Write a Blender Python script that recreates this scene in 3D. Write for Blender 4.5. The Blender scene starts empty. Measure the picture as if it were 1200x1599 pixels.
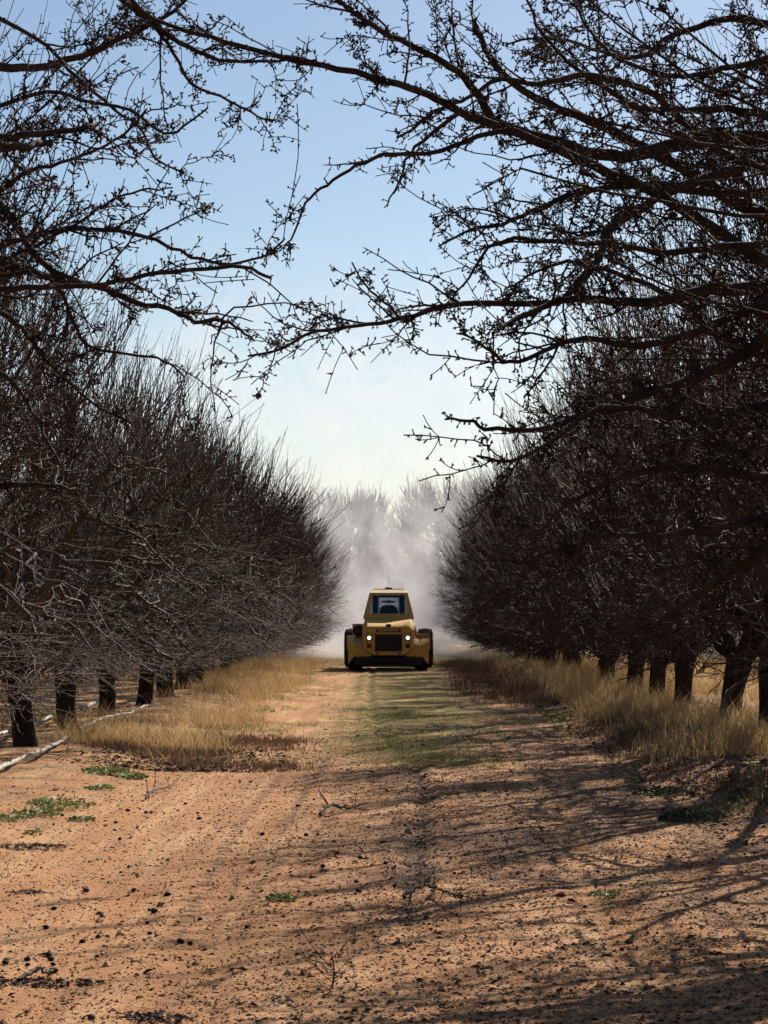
import bpy, math, random
import numpy as np
from mathutils import Vector, Matrix

R = math.radians
sc = bpy.context.scene
COL = sc.collection

# ------------------------------------------------------------------ camera, sky, sun, exposure
FPX, IMW, IMH = 3558.0, 1200.0, 1599.0          # focal length in photo pixels
CAM_H, HOR_Y, VP_X = 1.6, 955.0, 615.0
pitch = math.atan((HOR_Y - IMH / 2) / FPX)
yaw = math.atan((VP_X - IMW / 2) / FPX)
cam_d = bpy.data.cameras.new("camera")
cam = bpy.data.objects.new("camera", cam_d)
COL.objects.link(cam)
cam.location = (0, 0, CAM_H)
cam.rotation_euler = (R(90) + pitch, 0, yaw)
cam_d.sensor_fit = 'VERTICAL'
cam_d.sensor_height = 24.0
cam_d.lens = FPX / IMH * 24.0
cam_d.clip_start = 0.1
cam_d.clip_end = 6000
sc.camera = cam

SUN_AZ, SUN_EL = 29.0, 34.5                       # azimuth clockwise from +Y
sd = Vector((math.sin(R(SUN_AZ)) * math.cos(R(SUN_EL)), math.cos(R(SUN_AZ)) * math.cos(R(SUN_EL)), math.sin(R(SUN_EL))))
sun_d = bpy.data.lights.new("sun", 'SUN')
sun_d.energy = 5.0
sun_d.angle = R(0.5)
sun_d.color = (1.0, 0.93, 0.82)
sun = bpy.data.objects.new("sun", sun_d)
sun.rotation_euler = sd.to_track_quat('Z', 'Y').to_euler()
COL.objects.link(sun)

world = bpy.data.worlds.new("World")
sc.world = world
world.use_nodes = True
wn = world.node_tree
sky = wn.nodes.new('ShaderNodeTexSky')
sky.sky_type = 'NISHITA'
sky.sun_disc = False
sky.sun_elevation = R(SUN_EL)
sky.sun_rotation = R(SUN_AZ)
sky.altitude = 50
sky.air_density = 1.0
sky.dust_density = 0.5
sky.ozone_density = 2.0
bg = wn.nodes['Background']
bg.inputs['Strength'].default_value = 0.058
wn.links.new(sky.outputs[0], bg.inputs[0])

sc.view_settings.view_transform = 'Standard'
sc.view_settings.look = 'None'
sc.view_settings.exposure = 0.75
sc.view_settings.gamma = 1.0
sc.cycles.max_bounces = 6
sc.cycles.diffuse_bounces = 2
sc.cycles.glossy_bounces = 2
sc.cycles.transmission_bounces = 4
sc.cycles.transparent_max_bounces = 12
sc.cycles.volume_bounces = 1
sc.cycles.volume_step_rate = 0.5
sc.cycles.volume_max_steps = 256
sc.cycles.use_denoising = True
sc.cycles.use_adaptive_sampling = True
sc.cycles.adaptive_threshold = 0.02
sc.cycles.sample_clamp_indirect = 6

# ------------------------------------------------------------------ helpers
CAMQ = cam.rotation_euler.to_matrix()
def P(x, y, D):
    """point of the orchard at forward distance D seen from the camera at a photo position"""
    v = CAMQ @ Vector(((x - IMW / 2) / FPX, -(y - IMH / 2) / FPX, -1.0))
    v = v * (D / v.y)
    return Vector((v.x, v.y, v.z + CAM_H))
def G(x, y):
    D = FPX * CAM_H / max(4.0, (y - HOR_Y))
    p = P(x, y, D)
    return Vector((p.x, p.y, 0.0))

def tag(o, label=None, cat=None, group=None, kind=None):
    if label: o['label'] = label
    if cat: o['category'] = cat
    if group: o['group'] = group
    if kind: o['kind'] = kind
    return o
def empty(name, loc=(0, 0, 0), rz=0.0):
    o = bpy.data.objects.new(name, None)
    o.empty_display_size = 0.2
    o.location = loc
    o.rotation_euler = (0, 0, rz)
    COL.objects.link(o)
    return o
def link(name, me, parent=None):
    o = bpy.data.objects.new(name, me)
    COL.objects.link(o)
    if parent: o.parent = parent
    return o

def np_mesh(name, V, F, mat, smooth=True, attr=None):
    """V (n,3), F list of index arrays (m,3)/(m,4)"""
    me = bpy.data.meshes.new(name)
    V = np.asarray(V, dtype=np.float32)
    F = [np.asarray(f, dtype=np.int32) for f in F if len(f)]
    me.vertices.add(len(V)); me.vertices.foreach_set('co', V.ravel())
    nl = sum(f.size for f in F); npol = sum(len(f) for f in F)
    me.loops.add(nl); me.loops.foreach_set('vertex_index', np.concatenate([f.ravel() for f in F]))
    starts = []; c = 0
    for f in F:
        starts.append(c + np.arange(len(f)) * f.shape[1]); c += f.size
    me.polygons.add(npol)
    me.polygons.foreach_set('loop_start', np.concatenate(starts).astype(np.int32))
    me.polygons.foreach_set('use_smooth', np.full(npol, smooth, dtype=bool))
    if attr is not None:
        a = me.attributes.new('vary', 'FLOAT', 'POINT')
        a.data.foreach_set('value', np.asarray(attr, dtype=np.float32))
    me.update(calc_edges=True)
    me.validate()
    if mat: me.materials.append(mat)
    return me

def unit(a):
    return a / np.maximum(np.linalg.norm(a, axis=-1, keepdims=True), 1e-9)

class Bag:
    """collects vertex/face arrays"""
    def __init__(s): s.V = []; s.Q = []; s.T = []; s.n = 0
    def add(s, V, Q=None, T=None):
        V = np.asarray(V).reshape(-1, 3)
        if Q is not None and len(Q): s.Q.append(np.asarray(Q).reshape(-1, 4) + s.n)
        if T is not None and len(T): s.T.append(np.asarray(T).reshape(-1, 3) + s.n)
        s.V.append(V); s.n += len(V)
    def tubes(s, Pn, Rd, sides, cap=False):
        """Pn (N,K,3) centre lines, Rd (N,K) radii"""
        Pn = np.asarray(Pn, float); Rd = np.asarray(Rd, float)
        if len(Pn) == 0: return
        N, K, _ = Pn.shape
        Tn = np.empty_like(Pn)
        Tn[:, 1:-1] = Pn[:, 2:] - Pn[:, :-2]; Tn[:, 0] = Pn[:, 1] - Pn[:, 0]; Tn[:, -1] = Pn[:, -1] - Pn[:, -2]
        Tn = unit(Tn)
        mean = unit(Tn.mean(axis=1))
        ref = np.where(np.abs(mean[:, 2:3]) < 0.75, np.array([[0, 0, 1.0]]), np.array([[0.9, 0.44, 0.0]]))
        A = unit(np.cross(Tn, ref[:, None, :])); B = np.cross(Tn, A)
        th = np.arange(sides) * 2 * math.pi / sides
        V = Pn[:, :, None, :] + Rd[:, :, None, None] * (A[:, :, None, :] * np.cos(th)[None, None, :, None] + B[:, :, None, :] * np.sin(th)[None, None, :, None])
        idx = np.arange(N * K * sides).reshape(N, K, sides)
        a = idx[:, :-1, :]; b = np.roll(a, -1, axis=2); d = idx[:, 1:, :]; c = np.roll(d, -1, axis=2)
        Q = np.stack([a, b, c, d], axis=-1).reshape(-1, 4)
        s.add(V, Q)
        if cap:
            for n in range(N):
                m = s.n
                s.add(Pn[n, -1][None]); 
                ring = idx[n, -1, :] + (m - N * K * sides)
                s.T.append(np.stack([ring, np.roll(ring, -1), np.full(sides, m)], axis=-1))
    def cones(s, P0, P1, r):
        """three sided spikes, for spurs and buds"""
        P0 = np.asarray(P0, float); P1 = np.asarray(P1, float); N = len(P0)
        if N == 0: return
        r = np.broadcast_to(np.asarray(r, float), (N,))
        t = unit(P1 - P0)
        ref = np.where(np.abs(t[:, 2:3]) < 0.75, np.array([[0, 0, 1.0]]), np.array([[1.0, 0, 0.0]]))
        A = unit(np.cross(t, ref)); B = np.cross(t, A)
        V = np.empty((N, 4, 3))
        for k in range(3):
            th = k * 2.0944
            V[:, k] = P0 + r[:, None] * (A * math.cos(th) + B * math.sin(th))
        V[:, 3] = P1
        i = np.arange(N)[:, None] * 4
        T = np.concatenate([i + np.array([[0, 1, 3]]), i + np.array([[1, 2, 3]]), i + np.array([[2, 0, 3]])])
        s.add(V, None, T)
    def buds(s, C, r, d):
        """little spindle buds: two three sided cones base to base"""
        C = np.asarray(C, float); N = len(C)
        if N == 0: return
        d = unit(d)
        ref = np.where(np.abs(d[:, 2:3]) < 0.75, np.array([[0, 0, 1.0]]), np.array([[1.0, 0, 0.0]]))
        A = unit(np.cross(d, ref)); B = np.cross(d, A)
        r = np.broadcast_to(np.asarray(r, float), (N,))[:, None]
        V = np.empty((N, 5, 3))
        V[:, 0] = C - d * r * 1.7; V[:, 4] = C + d * r * 1.9
        for k in range(3):
            th = k * 2.0944
            V[:, 1 + k] = C + r * (A * math.cos(th) + B * math.sin(th))
        i = np.arange(N)[:, None] * 5
        T = np.concatenate([i + np.array([q]) for q in ([0, 2, 1], [0, 3, 2], [0, 1, 3], [4, 1, 2], [4, 2, 3], [4, 3, 1])])
        s.add(V, None, T)
    def mesh(s, name, mat, smooth=True, attr=None):
        V = np.concatenate(s.V)
        F = []
        if s.Q: F.append(np.concatenate(s.Q))
        if s.T: F.append(np.concatenate(s.T))
        return np_mesh(name, V, F, mat, smooth, attr)

def bez(p0, p1, p2, K):
    t = np.linspace(0, 1, K)[None, :, None]
    return (1 - t) ** 2 * p0[:, None, :] + 2 * t * (1 - t) * p1[:, None, :] + t ** 2 * p2[:, None, :]

def vnoise(x, y, seed=0):
    """value noise in the plane"""
    def h(i, j):
        n = (i.astype(np.int64) * 374761393 + j.astype(np.int64) * 668265263 + seed * 1442695041) & 0x7fffffff
        n = ((n ^ (n >> 13)) * 1274126177) & 0x7fffffff
        return ((n ^ (n >> 16)) & 0xffff) / 65535.0
    xi = np.floor(x); yi = np.floor(y); fx = x - xi; fy = y - yi
    fx = fx * fx * (3 - 2 * fx); fy = fy * fy * (3 - 2 * fy)
    a = h(xi, yi); b = h(xi + 1, yi); c = h(xi, yi + 1); d = h(xi + 1, yi + 1)
    return (a * (1 - fx) + b * fx) * (1 - fy) + (c * (1 - fx) + d * fx) * fy - 0.5
def fbm(x, y, f, o=3, seed=0):
    r = 0; a = 1.0
    for k in range(o):
        r = r + a * vnoise(x * f, y * f, seed + k); f *= 2.1; a *= 0.5
    return r

# ------------------------------------------------------------------ materials
class Mat:
    def __init__(s, name):
        s.m = bpy.data.materials.new(name); s.m.use_nodes = True
        s.t = s.m.node_tree; s.p = s.t.nodes['Principled BSDF']; s.out = s.t.nodes['Material Output']
    def n(s, kind, **kw):
        nd = s.t.nodes.new(kind)
        for k, v in kw.items():
            if k in nd.inputs.keys() if hasattr(nd.inputs, 'keys') else False: nd.inputs[k].default_value = v
            else: setattr(nd, k, v)
        return nd
    def l(s, a, b): s.t.links.new(a, b)
    def coord(s, kind='Object', scale=None):
        tc = s.n('ShaderNodeTexCoord'); o = tc.outputs[kind]
        if scale is not None:
            mp = s.n('ShaderNodeMapping'); mp.inputs['Scale'].default_value = scale
            s.l(o, mp.inputs[0]); o = mp.outputs[0]
        return o
    def noise(s, co, scale, detail=4, rough=0.55, dist=0.0):
        nd = s.n('ShaderNodeTexNoise')
        nd.inputs['Scale'].default_value = scale; nd.inputs['Detail'].default_value = detail
        nd.inputs['Roughness'].default_value = rough; nd.inputs['Distortion'].default_value = dist
        s.l(co, nd.inputs['Vector'])
        return nd.outputs['Fac']
    def ramp(s, fac, stops):
        nd = s.n('ShaderNodeValToRGB'); e = nd.color_ramp.elements
        while len(e) < len(stops): e.new(0.5)
        for el, (p, c) in zip(e, stops):
            el.position = p; el.color = (*c, 1) if len(c) == 3 else c
        s.l(fac, nd.inputs[0])
        return nd.outputs[0]
    def rng(s, v, a, b, c=0.0, d=1.0, smooth=True):
        nd = s.n('ShaderNodeMapRange'); nd.interpolation_type = 'SMOOTHSTEP' if smooth else 'LINEAR'
        s.l(v, nd.inputs['Value'])
        for k, x in zip(('From Min', 'From Max', 'To Min', 'To Max'), (a, b, c, d)): nd.inputs[k].default_value = x
        return nd.outputs['Result']
    def math(s, op, a, b=None):
        nd = s.n('ShaderNodeMath'); nd.operation = op
        for i, v in enumerate((a, b)):
            if v is None: continue
            if isinstance(v, (int, float)): nd.inputs[i].default_value = v
            else: s.l(v, nd.inputs[i])
        return nd.outputs[0]
    def mix(s, fac, a, b, mode='MIX'):
        nd = s.n('ShaderNodeMix'); nd.data_type = 'RGBA'; nd.blend_type = mode
        for sock, v in ((nd.inputs[0], fac), (nd.inputs[6], a), (nd.inputs[7], b)):
            if isinstance(v, (int, float)): sock.default_value = v
            elif isinstance(v, tuple): sock.default_value = (*v, 1)
            else: s.l(v, sock)
        return nd.outputs[2]
    def bump(s, h, strength=0.5, dist=0.02):
        nd = s.n('ShaderNodeBump'); nd.inputs['Strength'].default_value = strength; nd.inputs['Distance'].default_value = dist
        s.l(h, nd.inputs['Height']); s.l(nd.outputs[0], s.p.inputs['Normal'])
    def base(s, c, rough=0.8, spec=0.3):
        if isinstance(c, tuple): s.p.inputs['Base Color'].default_value = (*c, 1)
        else: s.l(c, s.p.inputs['Base Color'])
        if isinstance(rough, (int, float)): s.p.inputs['Roughness'].default_value = rough
        else: s.l(rough, s.p.inputs['Roughness'])
        s.p.inputs['Specular IOR Level'].default_value = spec
        return s

def m_bark(name, lo, hi, rough=0.62, scale=9.0, spec=0.25):
    m = Mat(name); co = m.coord('Object', (1, 1, 0.35))
    f = m.noise(co, scale, 5, 0.65)
    m.base(m.ramp(f, [(0.3, lo), (0.72, hi)]), rough, spec)
    m.bump(m.noise(co, scale * 5, 4, 0.7), 0.7, 0.02)
    return m.m
BARK_TRUNK = m_bark('trunk_bark', (0.012, 0.008, 0.006), (0.042, 0.028, 0.021), 0.9, 9.0, 0.1)
BARK_TWIG = m_bark('twig_bark', (0.024, 0.014, 0.010), (0.098, 0.061, 0.045), 0.72, 5.0, 0.2)
BARK_SILHOUETTE = m_bark('silhouette_bark', (0.020, 0.012, 0.009), (0.070, 0.044, 0.034), 0.85, 6.0, 0.12)  # darker bark copy, backlit silhouette of the near branches put into the colour
BARK_PALE = m_bark('pale_dead_wood', (0.32, 0.29, 0.25), (0.62, 0.58, 0.52), 0.7, 14.0)
BARK_DRY = m_bark('dry_twig', (0.035, 0.025, 0.02), (0.12, 0.085, 0.06), 0.8, 14.0)

def m_attr(name, stops, rough=0.7, spec=0.2, trans=0.25):
    """plant material whose colour varies from blade to blade"""
    m = Mat(name)
    a = m.n('ShaderNodeAttribute'); a.attribute_name = 'vary'
    c = m.ramp(a.outputs['Fac'], stops)
    m.base(c, rough, spec)
    if trans:
        tr = m.n('ShaderNodeBsdfTranslucent'); m.l(c, tr.inputs[0])
        mx = m.n('ShaderNodeMixShader'); mx.inputs[0].default_value = trans
        m.l(m.p.outputs[0], mx.inputs[1]); m.l(tr.outputs[0], mx.inputs[2]); m.l(mx.outputs[0], m.out.inputs[0])
    return m.m
STRAW = m_attr('dry_straw', [(0.0, (0.14, 0.08, 0.04)), (0.4, (0.42, 0.275, 0.115)), (1.0, (0.66, 0.49, 0.25))], 0.6, 0.25, 0.3)
DEADWEED = m_attr('dead_weed_stalks', [(0.0, (0.05, 0.03, 0.02)), (0.6, (0.15, 0.085, 0.05)), (1.0, (0.30, 0.19, 0.11))], 0.8, 0.2, 0.15)
GREEN = m_attr('green_blades', [(0.0, (0.14, 0.13, 0.04)), (0.5, (0.26, 0.26, 0.075)), (1.0, (0.46, 0.40, 0.17))], 0.6, 0.25, 0.35)
LEAFG = m_attr('weed_leaves', [(0.0, (0.06, 0.085, 0.022)), (1.0, (0.19, 0.22, 0.06))], 0.55, 0.3, 0.3)
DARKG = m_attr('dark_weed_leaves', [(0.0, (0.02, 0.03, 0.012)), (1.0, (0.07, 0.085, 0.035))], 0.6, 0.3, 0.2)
LITTER = m_attr('leaf_litter', [(0.0, (0.035, 0.022, 0.016)), (0.7, (0.11, 0.07, 0.048)), (1.0, (0.34, 0.27, 0.21))], 0.8, 0.2, 0.0)
CLOD = m_attr('soil_clods', [(0.0, (0.12, 0.065, 0.038)), (1.0, (0.40, 0.215, 0.12))], 0.95, 0.1, 0.0)
NUT = m_bark('dry_nut', (0.012, 0.009, 0.008), (0.05, 0.036, 0.03), 0.8, 60.0)

def m_soil():
    m = Mat('red_soil'); co = m.coord('Object')
    big = m.noise(co, 0.35, 5, 0.6, 0.4)
    streak = m.noise(m.coord('Object', (2.2, 0.25, 1)), 1.6, 5, 0.6, 0.3)
    mid = m.noise(co, 5.0, 6, 0.7)
    fine = m.noise(co, 60.0, 4, 0.7)
    c = m.ramp(big, [(0.3, (0.46, 0.224, 0.102)), (0.7, (0.56, 0.290, 0.142))])
    c = m.mix(m.rng(streak, 0.45, 0.64), c, (0.64, 0.365, 0.190))
    st2 = m.noise(m.coord('Object', (7.0, 0.35, 1)), 1.3, 4, 0.6, 0.2)
    c = m.mix(m.rng(st2, 0.50, 0.68, 0, 0.6), c, (0.37, 0.19, 0.10))
    c = m.mix(m.rng(mid, 0.52, 0.72, 0, 0.5), c, (0.30, 0.155, 0.08))
    c = m.mix(m.rng(fine, 0.5, 0.75, 0, 0.5), c, (0.20, 0.11, 0.06))
    # litter, and painted shade of wheel ruts and cleat marks, darken the alley
    sep = m.n('ShaderNodeSeparateXYZ'); m.l(co, sep.inputs[0])
    at = m.n('ShaderNodeAttribute'); at.attribute_name = 'vary'
    band = at.outputs['Fac']
    spk = m.rng(m.math('ADD', m.noise(co, 26.0, 5, 0.75), m.math('MULTIPLY', band, 0.26)), 0.56, 0.66)
    c = m.mix(m.math('MULTIPLY', m.math('MULTIPLY', m.math('POWER', band, 0.6), spk), 0.8), c, (0.095, 0.062, 0.045))
    # thin dead grass cover under the trees and along the far middle of the alley
    side = m.math('MAXIMUM', m.rng(sep.outputs[0], -2.0, -3.2), m.rng(sep.outputs[0], 2.4, 3.4))
    gr = m.math('MULTIPLY', side, m.rng(m.noise(co, 1.3, 5, 0.7), 0.42, 0.6))
    c = m.mix(m.math('MULTIPLY', gr, 0.7), c, (0.24, 0.165, 0.085))
    mid_g = m.math('MULTIPLY', m.math('MULTIPLY', m.rng(sep.outputs[0], -1.5, -0.2), m.rng(sep.outputs[0], 2.1, 0.5)),
                   m.math('MULTIPLY', m.rng(sep.outputs[1], 22, 34), m.rng(m.noise(co, 2.2, 5, 0.7), 0.36, 0.56)))
    c = m.mix(m.math('MULTIPLY', mid_g, 0.75), c, (0.33, 0.29, 0.10))
    far_g = m.math('MULTIPLY', m.rng(sep.outputs[1], 58, 75), m.rng(m.noise(co, 0.8, 5, 0.7), 0.36, 0.55))
    c = m.mix(m.math('MULTIPLY', far_g, 0.7), c, (0.27, 0.21, 0.10))
    m.base(c, 0.95, 0.1)
    h = m.math('ADD', m.math('MULTIPLY', m.noise(co, 18.0, 6, 0.75), 1.0), m.math('ADD', m.math('MULTIPLY', fine, 0.5), m.math('MULTIPLY', m.noise(co, 150.0, 3, 0.7), 0.25)))
    m.bump(h, 0.9, 0.035)
    return m.m
SOIL = m_soil()

def m_paint(name, col, dust=(0.42, 0.30, 0.19), amt=0.6, rough=0.5):
    m = Mat(name); co = m.coord('Object')
    f = m.noise(co, 3.0, 6, 0.65)
    g = m.noise(co, 25.0, 4, 0.7)
    c = m.mix(m.rng(f, 0.42, 0.75, 0.05, amt), col, dust)
    c = m.mix(m.rng(g, 0.6, 0.8, 0, 0.4), c, tuple(x * 0.4 for x in col))
    m.base(c, m.rng(f, 0.3, 0.7, rough, 0.85), 0.4)
    return m.m
YEL = m_paint('ochre_paint', (0.62, 0.34, 0.055), (0.52, 0.35, 0.18), 0.7)
YEL_SUNLIT = m_paint('sunlit_roof_paint', (0.62, 0.47, 0.26), (0.55, 0.44, 0.3))  # paler ochre, sunlight on the roof put into the colour
BLACK = m_paint('black_steel', (0.014, 0.013, 0.013), (0.10, 0.07, 0.05), 0.25)
RUBBER = m_paint('tyre_rubber', (0.014, 0.013, 0.013), (0.10, 0.065, 0.045), 0.3, 0.8)
SEATM = m_paint('seat_vinyl', (0.012, 0.013, 0.018), (0.03, 0.03, 0.03), 0.2)
def m_daylight_sheet():
    m = Mat('white_daylight_sheet'); co = m.coord('Object'); c = m.ramp(m.noise(co, 8, 4), [(0.3, (0.80, 0.79, 0.76)), (0.7, (0.88, 0.87, 0.84))]); m.base(c, 0.9, 0.1)
    tr = m.n('ShaderNodeBsdfTranslucent'); m.l(c, tr.inputs[0]); mx = m.n('ShaderNodeMixShader'); mx.inputs[0].default_value = 0.75
    m.l(m.p.outputs[0], mx.inputs[1]); m.l(tr.outputs[0], mx.inputs[2]); m.l(mx.outputs[0], m.out.inputs[0]); return m.m
DAYLIGHT_SHEET = m_daylight_sheet()  # translucent white standing in for daylight behind the cab
OLIVE = m_paint('olive_print', (0.13, 0.12, 0.05), (0.2, 0.17, 0.1), 0.2)
LIME = m_paint('green_star_print', (0.34, 0.40, 0.14), (0.3, 0.3, 0.15), 0.2)
PURPLE = m_paint('purple_film', (0.10, 0.045, 0.16), (0.1, 0.06, 0.1), 0.2)
REDLAMP = m_paint('dark_red_lens', (0.05, 0.012, 0.01), (0.08, 0.05, 0.03), 0.3)
STEEL = m_paint('worn_steel', (0.30, 0.27, 0.24), (0.3, 0.2, 0.12), 0.5)
def m_glass():
    m = Mat('cab_glass')
    tr = m.n('ShaderNodeBsdfTransparent'); tr.inputs[0].default_value = (0.58, 0.61, 0.64, 1)
    gl = m.n('ShaderNodeBsdfGlossy'); gl.inputs['Roughness'].default_value = 0.03
    fr = m.n('ShaderNodeFresnel'); fr.inputs[0].default_value = 1.45
    mx = m.n('ShaderNodeMixShader')
    m.l(fr.outputs[0], mx.inputs[0]); m.l(tr.outputs[0], mx.inputs[1]); m.l(gl.outputs[0], mx.inputs[2]); m.l(mx.outputs[0], m.out.inputs[0])
    return m.m
GLASS = m_glass()
def m_lamp():
    m = Mat('lit_headlight'); m.base((0.9, 0.9, 0.88), 0.2, 0.5)
    m.p.inputs['Emission Color'].default_value = (1.0, 0.97, 0.9, 1); m.p.inputs['Emission Strength'].default_value = 0.75
    return m.m
LAMP = m_lamp()

# ------------------------------------------------------------------ ground
def track_x(D):                                    # a single wheel mark that wanders over the alley
    xs = np.array([0, 9, 13, 16.5, 20, 24, 29, 36, 50, 70]); v = np.array([0.0, 0.02, 0.10, 0.16, 0.28, 0.22, -0.05, -0.35, -0.55, -0.6])
    return np.interp(D, xs, v)
def ground_h(x, y):
    x = np.asarray(x, float); y = np.asarray(y, float)
    near = np.clip(1.0 - (np.abs(x) - 9) / 20, 0, 1) * np.clip(1 - (y - 90) / 60, 0, 1)
    h = 0.018 * fbm(x, y * 0.5, 0.35, 2, 3) + 0.006 * fbm(x, y * 0.5, 1.4, 3, 11)
    h = h + 0.0065 * fbm(x, y * 0.8, 9.0, 3, 23) * np.clip((30 - y) / 8, 0, 1) * np.clip(0.45 + 0.6 * fbm(x, y, 0.5, 2, 5) + 0.25 * np.clip(x + 1, 0, 1), 0.15, 1.2)
    # raised rows under the trees
    def ss(a, b, v):
        t = np.clip((v - a) / (b - a), 0, 1); return t * t * (3 - 2 * t)
    wob = 0.35 * vnoise(y * 0.28, y * 0 + 2.5, 7)
    h = h + 0.16 * ss(2.3, 3.7, x + wob) + 0.10 * ss(2.2, 3.6, -x + wob)
    # wheel tracks with cleat marks
    for cx, w, d in ((-0.93, 0.17, 0.026), (1.22, 0.18, 0.018), (-0.52, 0.09, 0.014), (-1.45, 0.2, 0.018)):
        u = x - cx - 0.05 * np.sin(y * 0.33 + cx)
        g = np.exp(-(u / w) ** 2)
        rim = np.exp(-((np.abs(u) - w * 1.7) / (w * 0.5)) ** 2)
        cleat = 0.5 + 0.5 * np.sign(np.sin(y * 2 * math.pi / 0.17 + np.sign(u) * u * 14))
        brk = np.clip(0.6 + 1.6 * vnoise(y * 0.6, y * 0 + cx * 9, 31), 0, 1)
        h = h + brk * (-d * g + 0.4 * d * rim + 0.012 * g * cleat * np.clip((21 - y) / 4, 0, 1))
    u = x - track_x(y)
    h = h - 0.022 * np.exp(-(u / 0.075) ** 2) * np.clip((y - 11) / 3, 0, 1) + 0.014 * np.exp(-((np.abs(u) - 0.14) / 0.06) ** 2) * np.clip((y - 11) / 3, 0, 1)
    return h * near

def axis(parts):
    out = []
    for a, b, s in parts:
        out.append(np.arange(a, b - 1e-6, s))
    out.append(np.array([parts[-1][1]]))
    return np.concatenate(out)
ys = axis([(-60, 0, 10), (0, 7, 0.7), (7, 16, 0.028), (16, 26, 0.05), (26, 45, 0.12), (45, 100, 0.5), (100, 200, 5), (200, 1000, 100), (1000, 4000, 1000)])
xs = axis([(-2500, -500, 500), (-500, -60, 40), (-60, -12, 4), (-12, -4.4, 0.2), (-4.4, 4.4, 0.034), (4.4, 12, 0.2), (12, 60, 4), (60, 500, 40), (500, 2500, 500)])
GX, GY = np.meshgrid(xs, ys)
GZ = ground_h(GX, GY)
nx, ny = len(xs), len(ys)
idx = np.arange(nx * ny).reshape(ny, nx)
Q = np.stack([idx[:-1, :-1], idx[:-1, 1:], idx[1:, 1:], idx[1:, :-1]], axis=-1).reshape(-1, 4)
def litter_rut_shade(x, y):
    n = fbm(x, y * 0.5, 1.1, 3, 61)
    l = 0.6 * np.exp(-((x - track_x(y)) / 0.09) ** 2) * np.clip((y - 10.5) / 2, 0, 1) * np.clip((45 - y) / 20, 0, 1)
    for c, w, a in ((-0.76, 0.055, 1.0), (-1.10, 0.055, 0.85), (-0.5, 0.08, 0.6), (1.02, 0.06, 0.6), (1.42, 0.07, 0.6), (-1.62, 0.06, 0.55), (-1.95, 0.05, 0.5)):  # dark lines painted in as the shade of ruts and cleats
        l = l + a * np.exp(-((x - c - 0.05 * np.sin(y * 0.33 + c)) / w) ** 2) * np.clip(0.75 + 1.4 * vnoise(x * 0 + c * 7, y * 0.5, 71), 0, 1) * np.where(y < 26, 0.65 + 0.35 * np.sign(np.sin(y * 2 * math.pi / 0.19 + x * 9)), 0.65)
    l = l + np.clip(n * 2.0 + 0.22, 0, 0.8) * np.clip((x + 1.2) / 1.4, 0.08, 1) * np.clip((3.4 - x) / 0.8, 0, 1)
    return np.clip(l, 0, 1)
gme = np_mesh('ground', np.stack([GX, GY, GZ], -1).reshape(-1, 3), [Q], SOIL, True, litter_rut_shade(GX, GY).ravel())
ground = link('ground', gme)
tag(ground, kind='structure')
def gz(x, y): return float(ground_h(np.array([x]), np.array([y]))[0])

# ------------------------------------------------------------------ orchard trees
EZ = np.array([0.5, 0.8, 1.2, 1.8, 2.6, 3.4, 4.2, 4.9, 5.5])
ER = np.array([0.4, 1.6, 2.2, 2.42, 2.45, 2.25, 1.9, 1.5, 0.6])
CEN = np.array([0, 0, 1.25])
def attach(T, nodes, tang, rad):
    d = np.linalg.norm(T[:, None, :] - nodes[None], axis=2)
    rn = np.linalg.norm(nodes - CEN, axis=1)[None]; rt = np.linalg.norm(T - CEN, axis=1)[:, None]
    cost = d + 2.5 * np.maximum(0, rn - 0.8 * rt)
    k = cost.argmin(axis=1)
    return nodes[k], tang[k], rad[k]
def tangents(L):
    t = np.empty_like(L); t[:, 1:-1] = L[:, 2:] - L[:, :-2]; t[:, 0] = L[:, 1] - L[:, 0]; t[:, -1] = L[:, -1] - L[:, -2]
    return unit(t)

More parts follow.
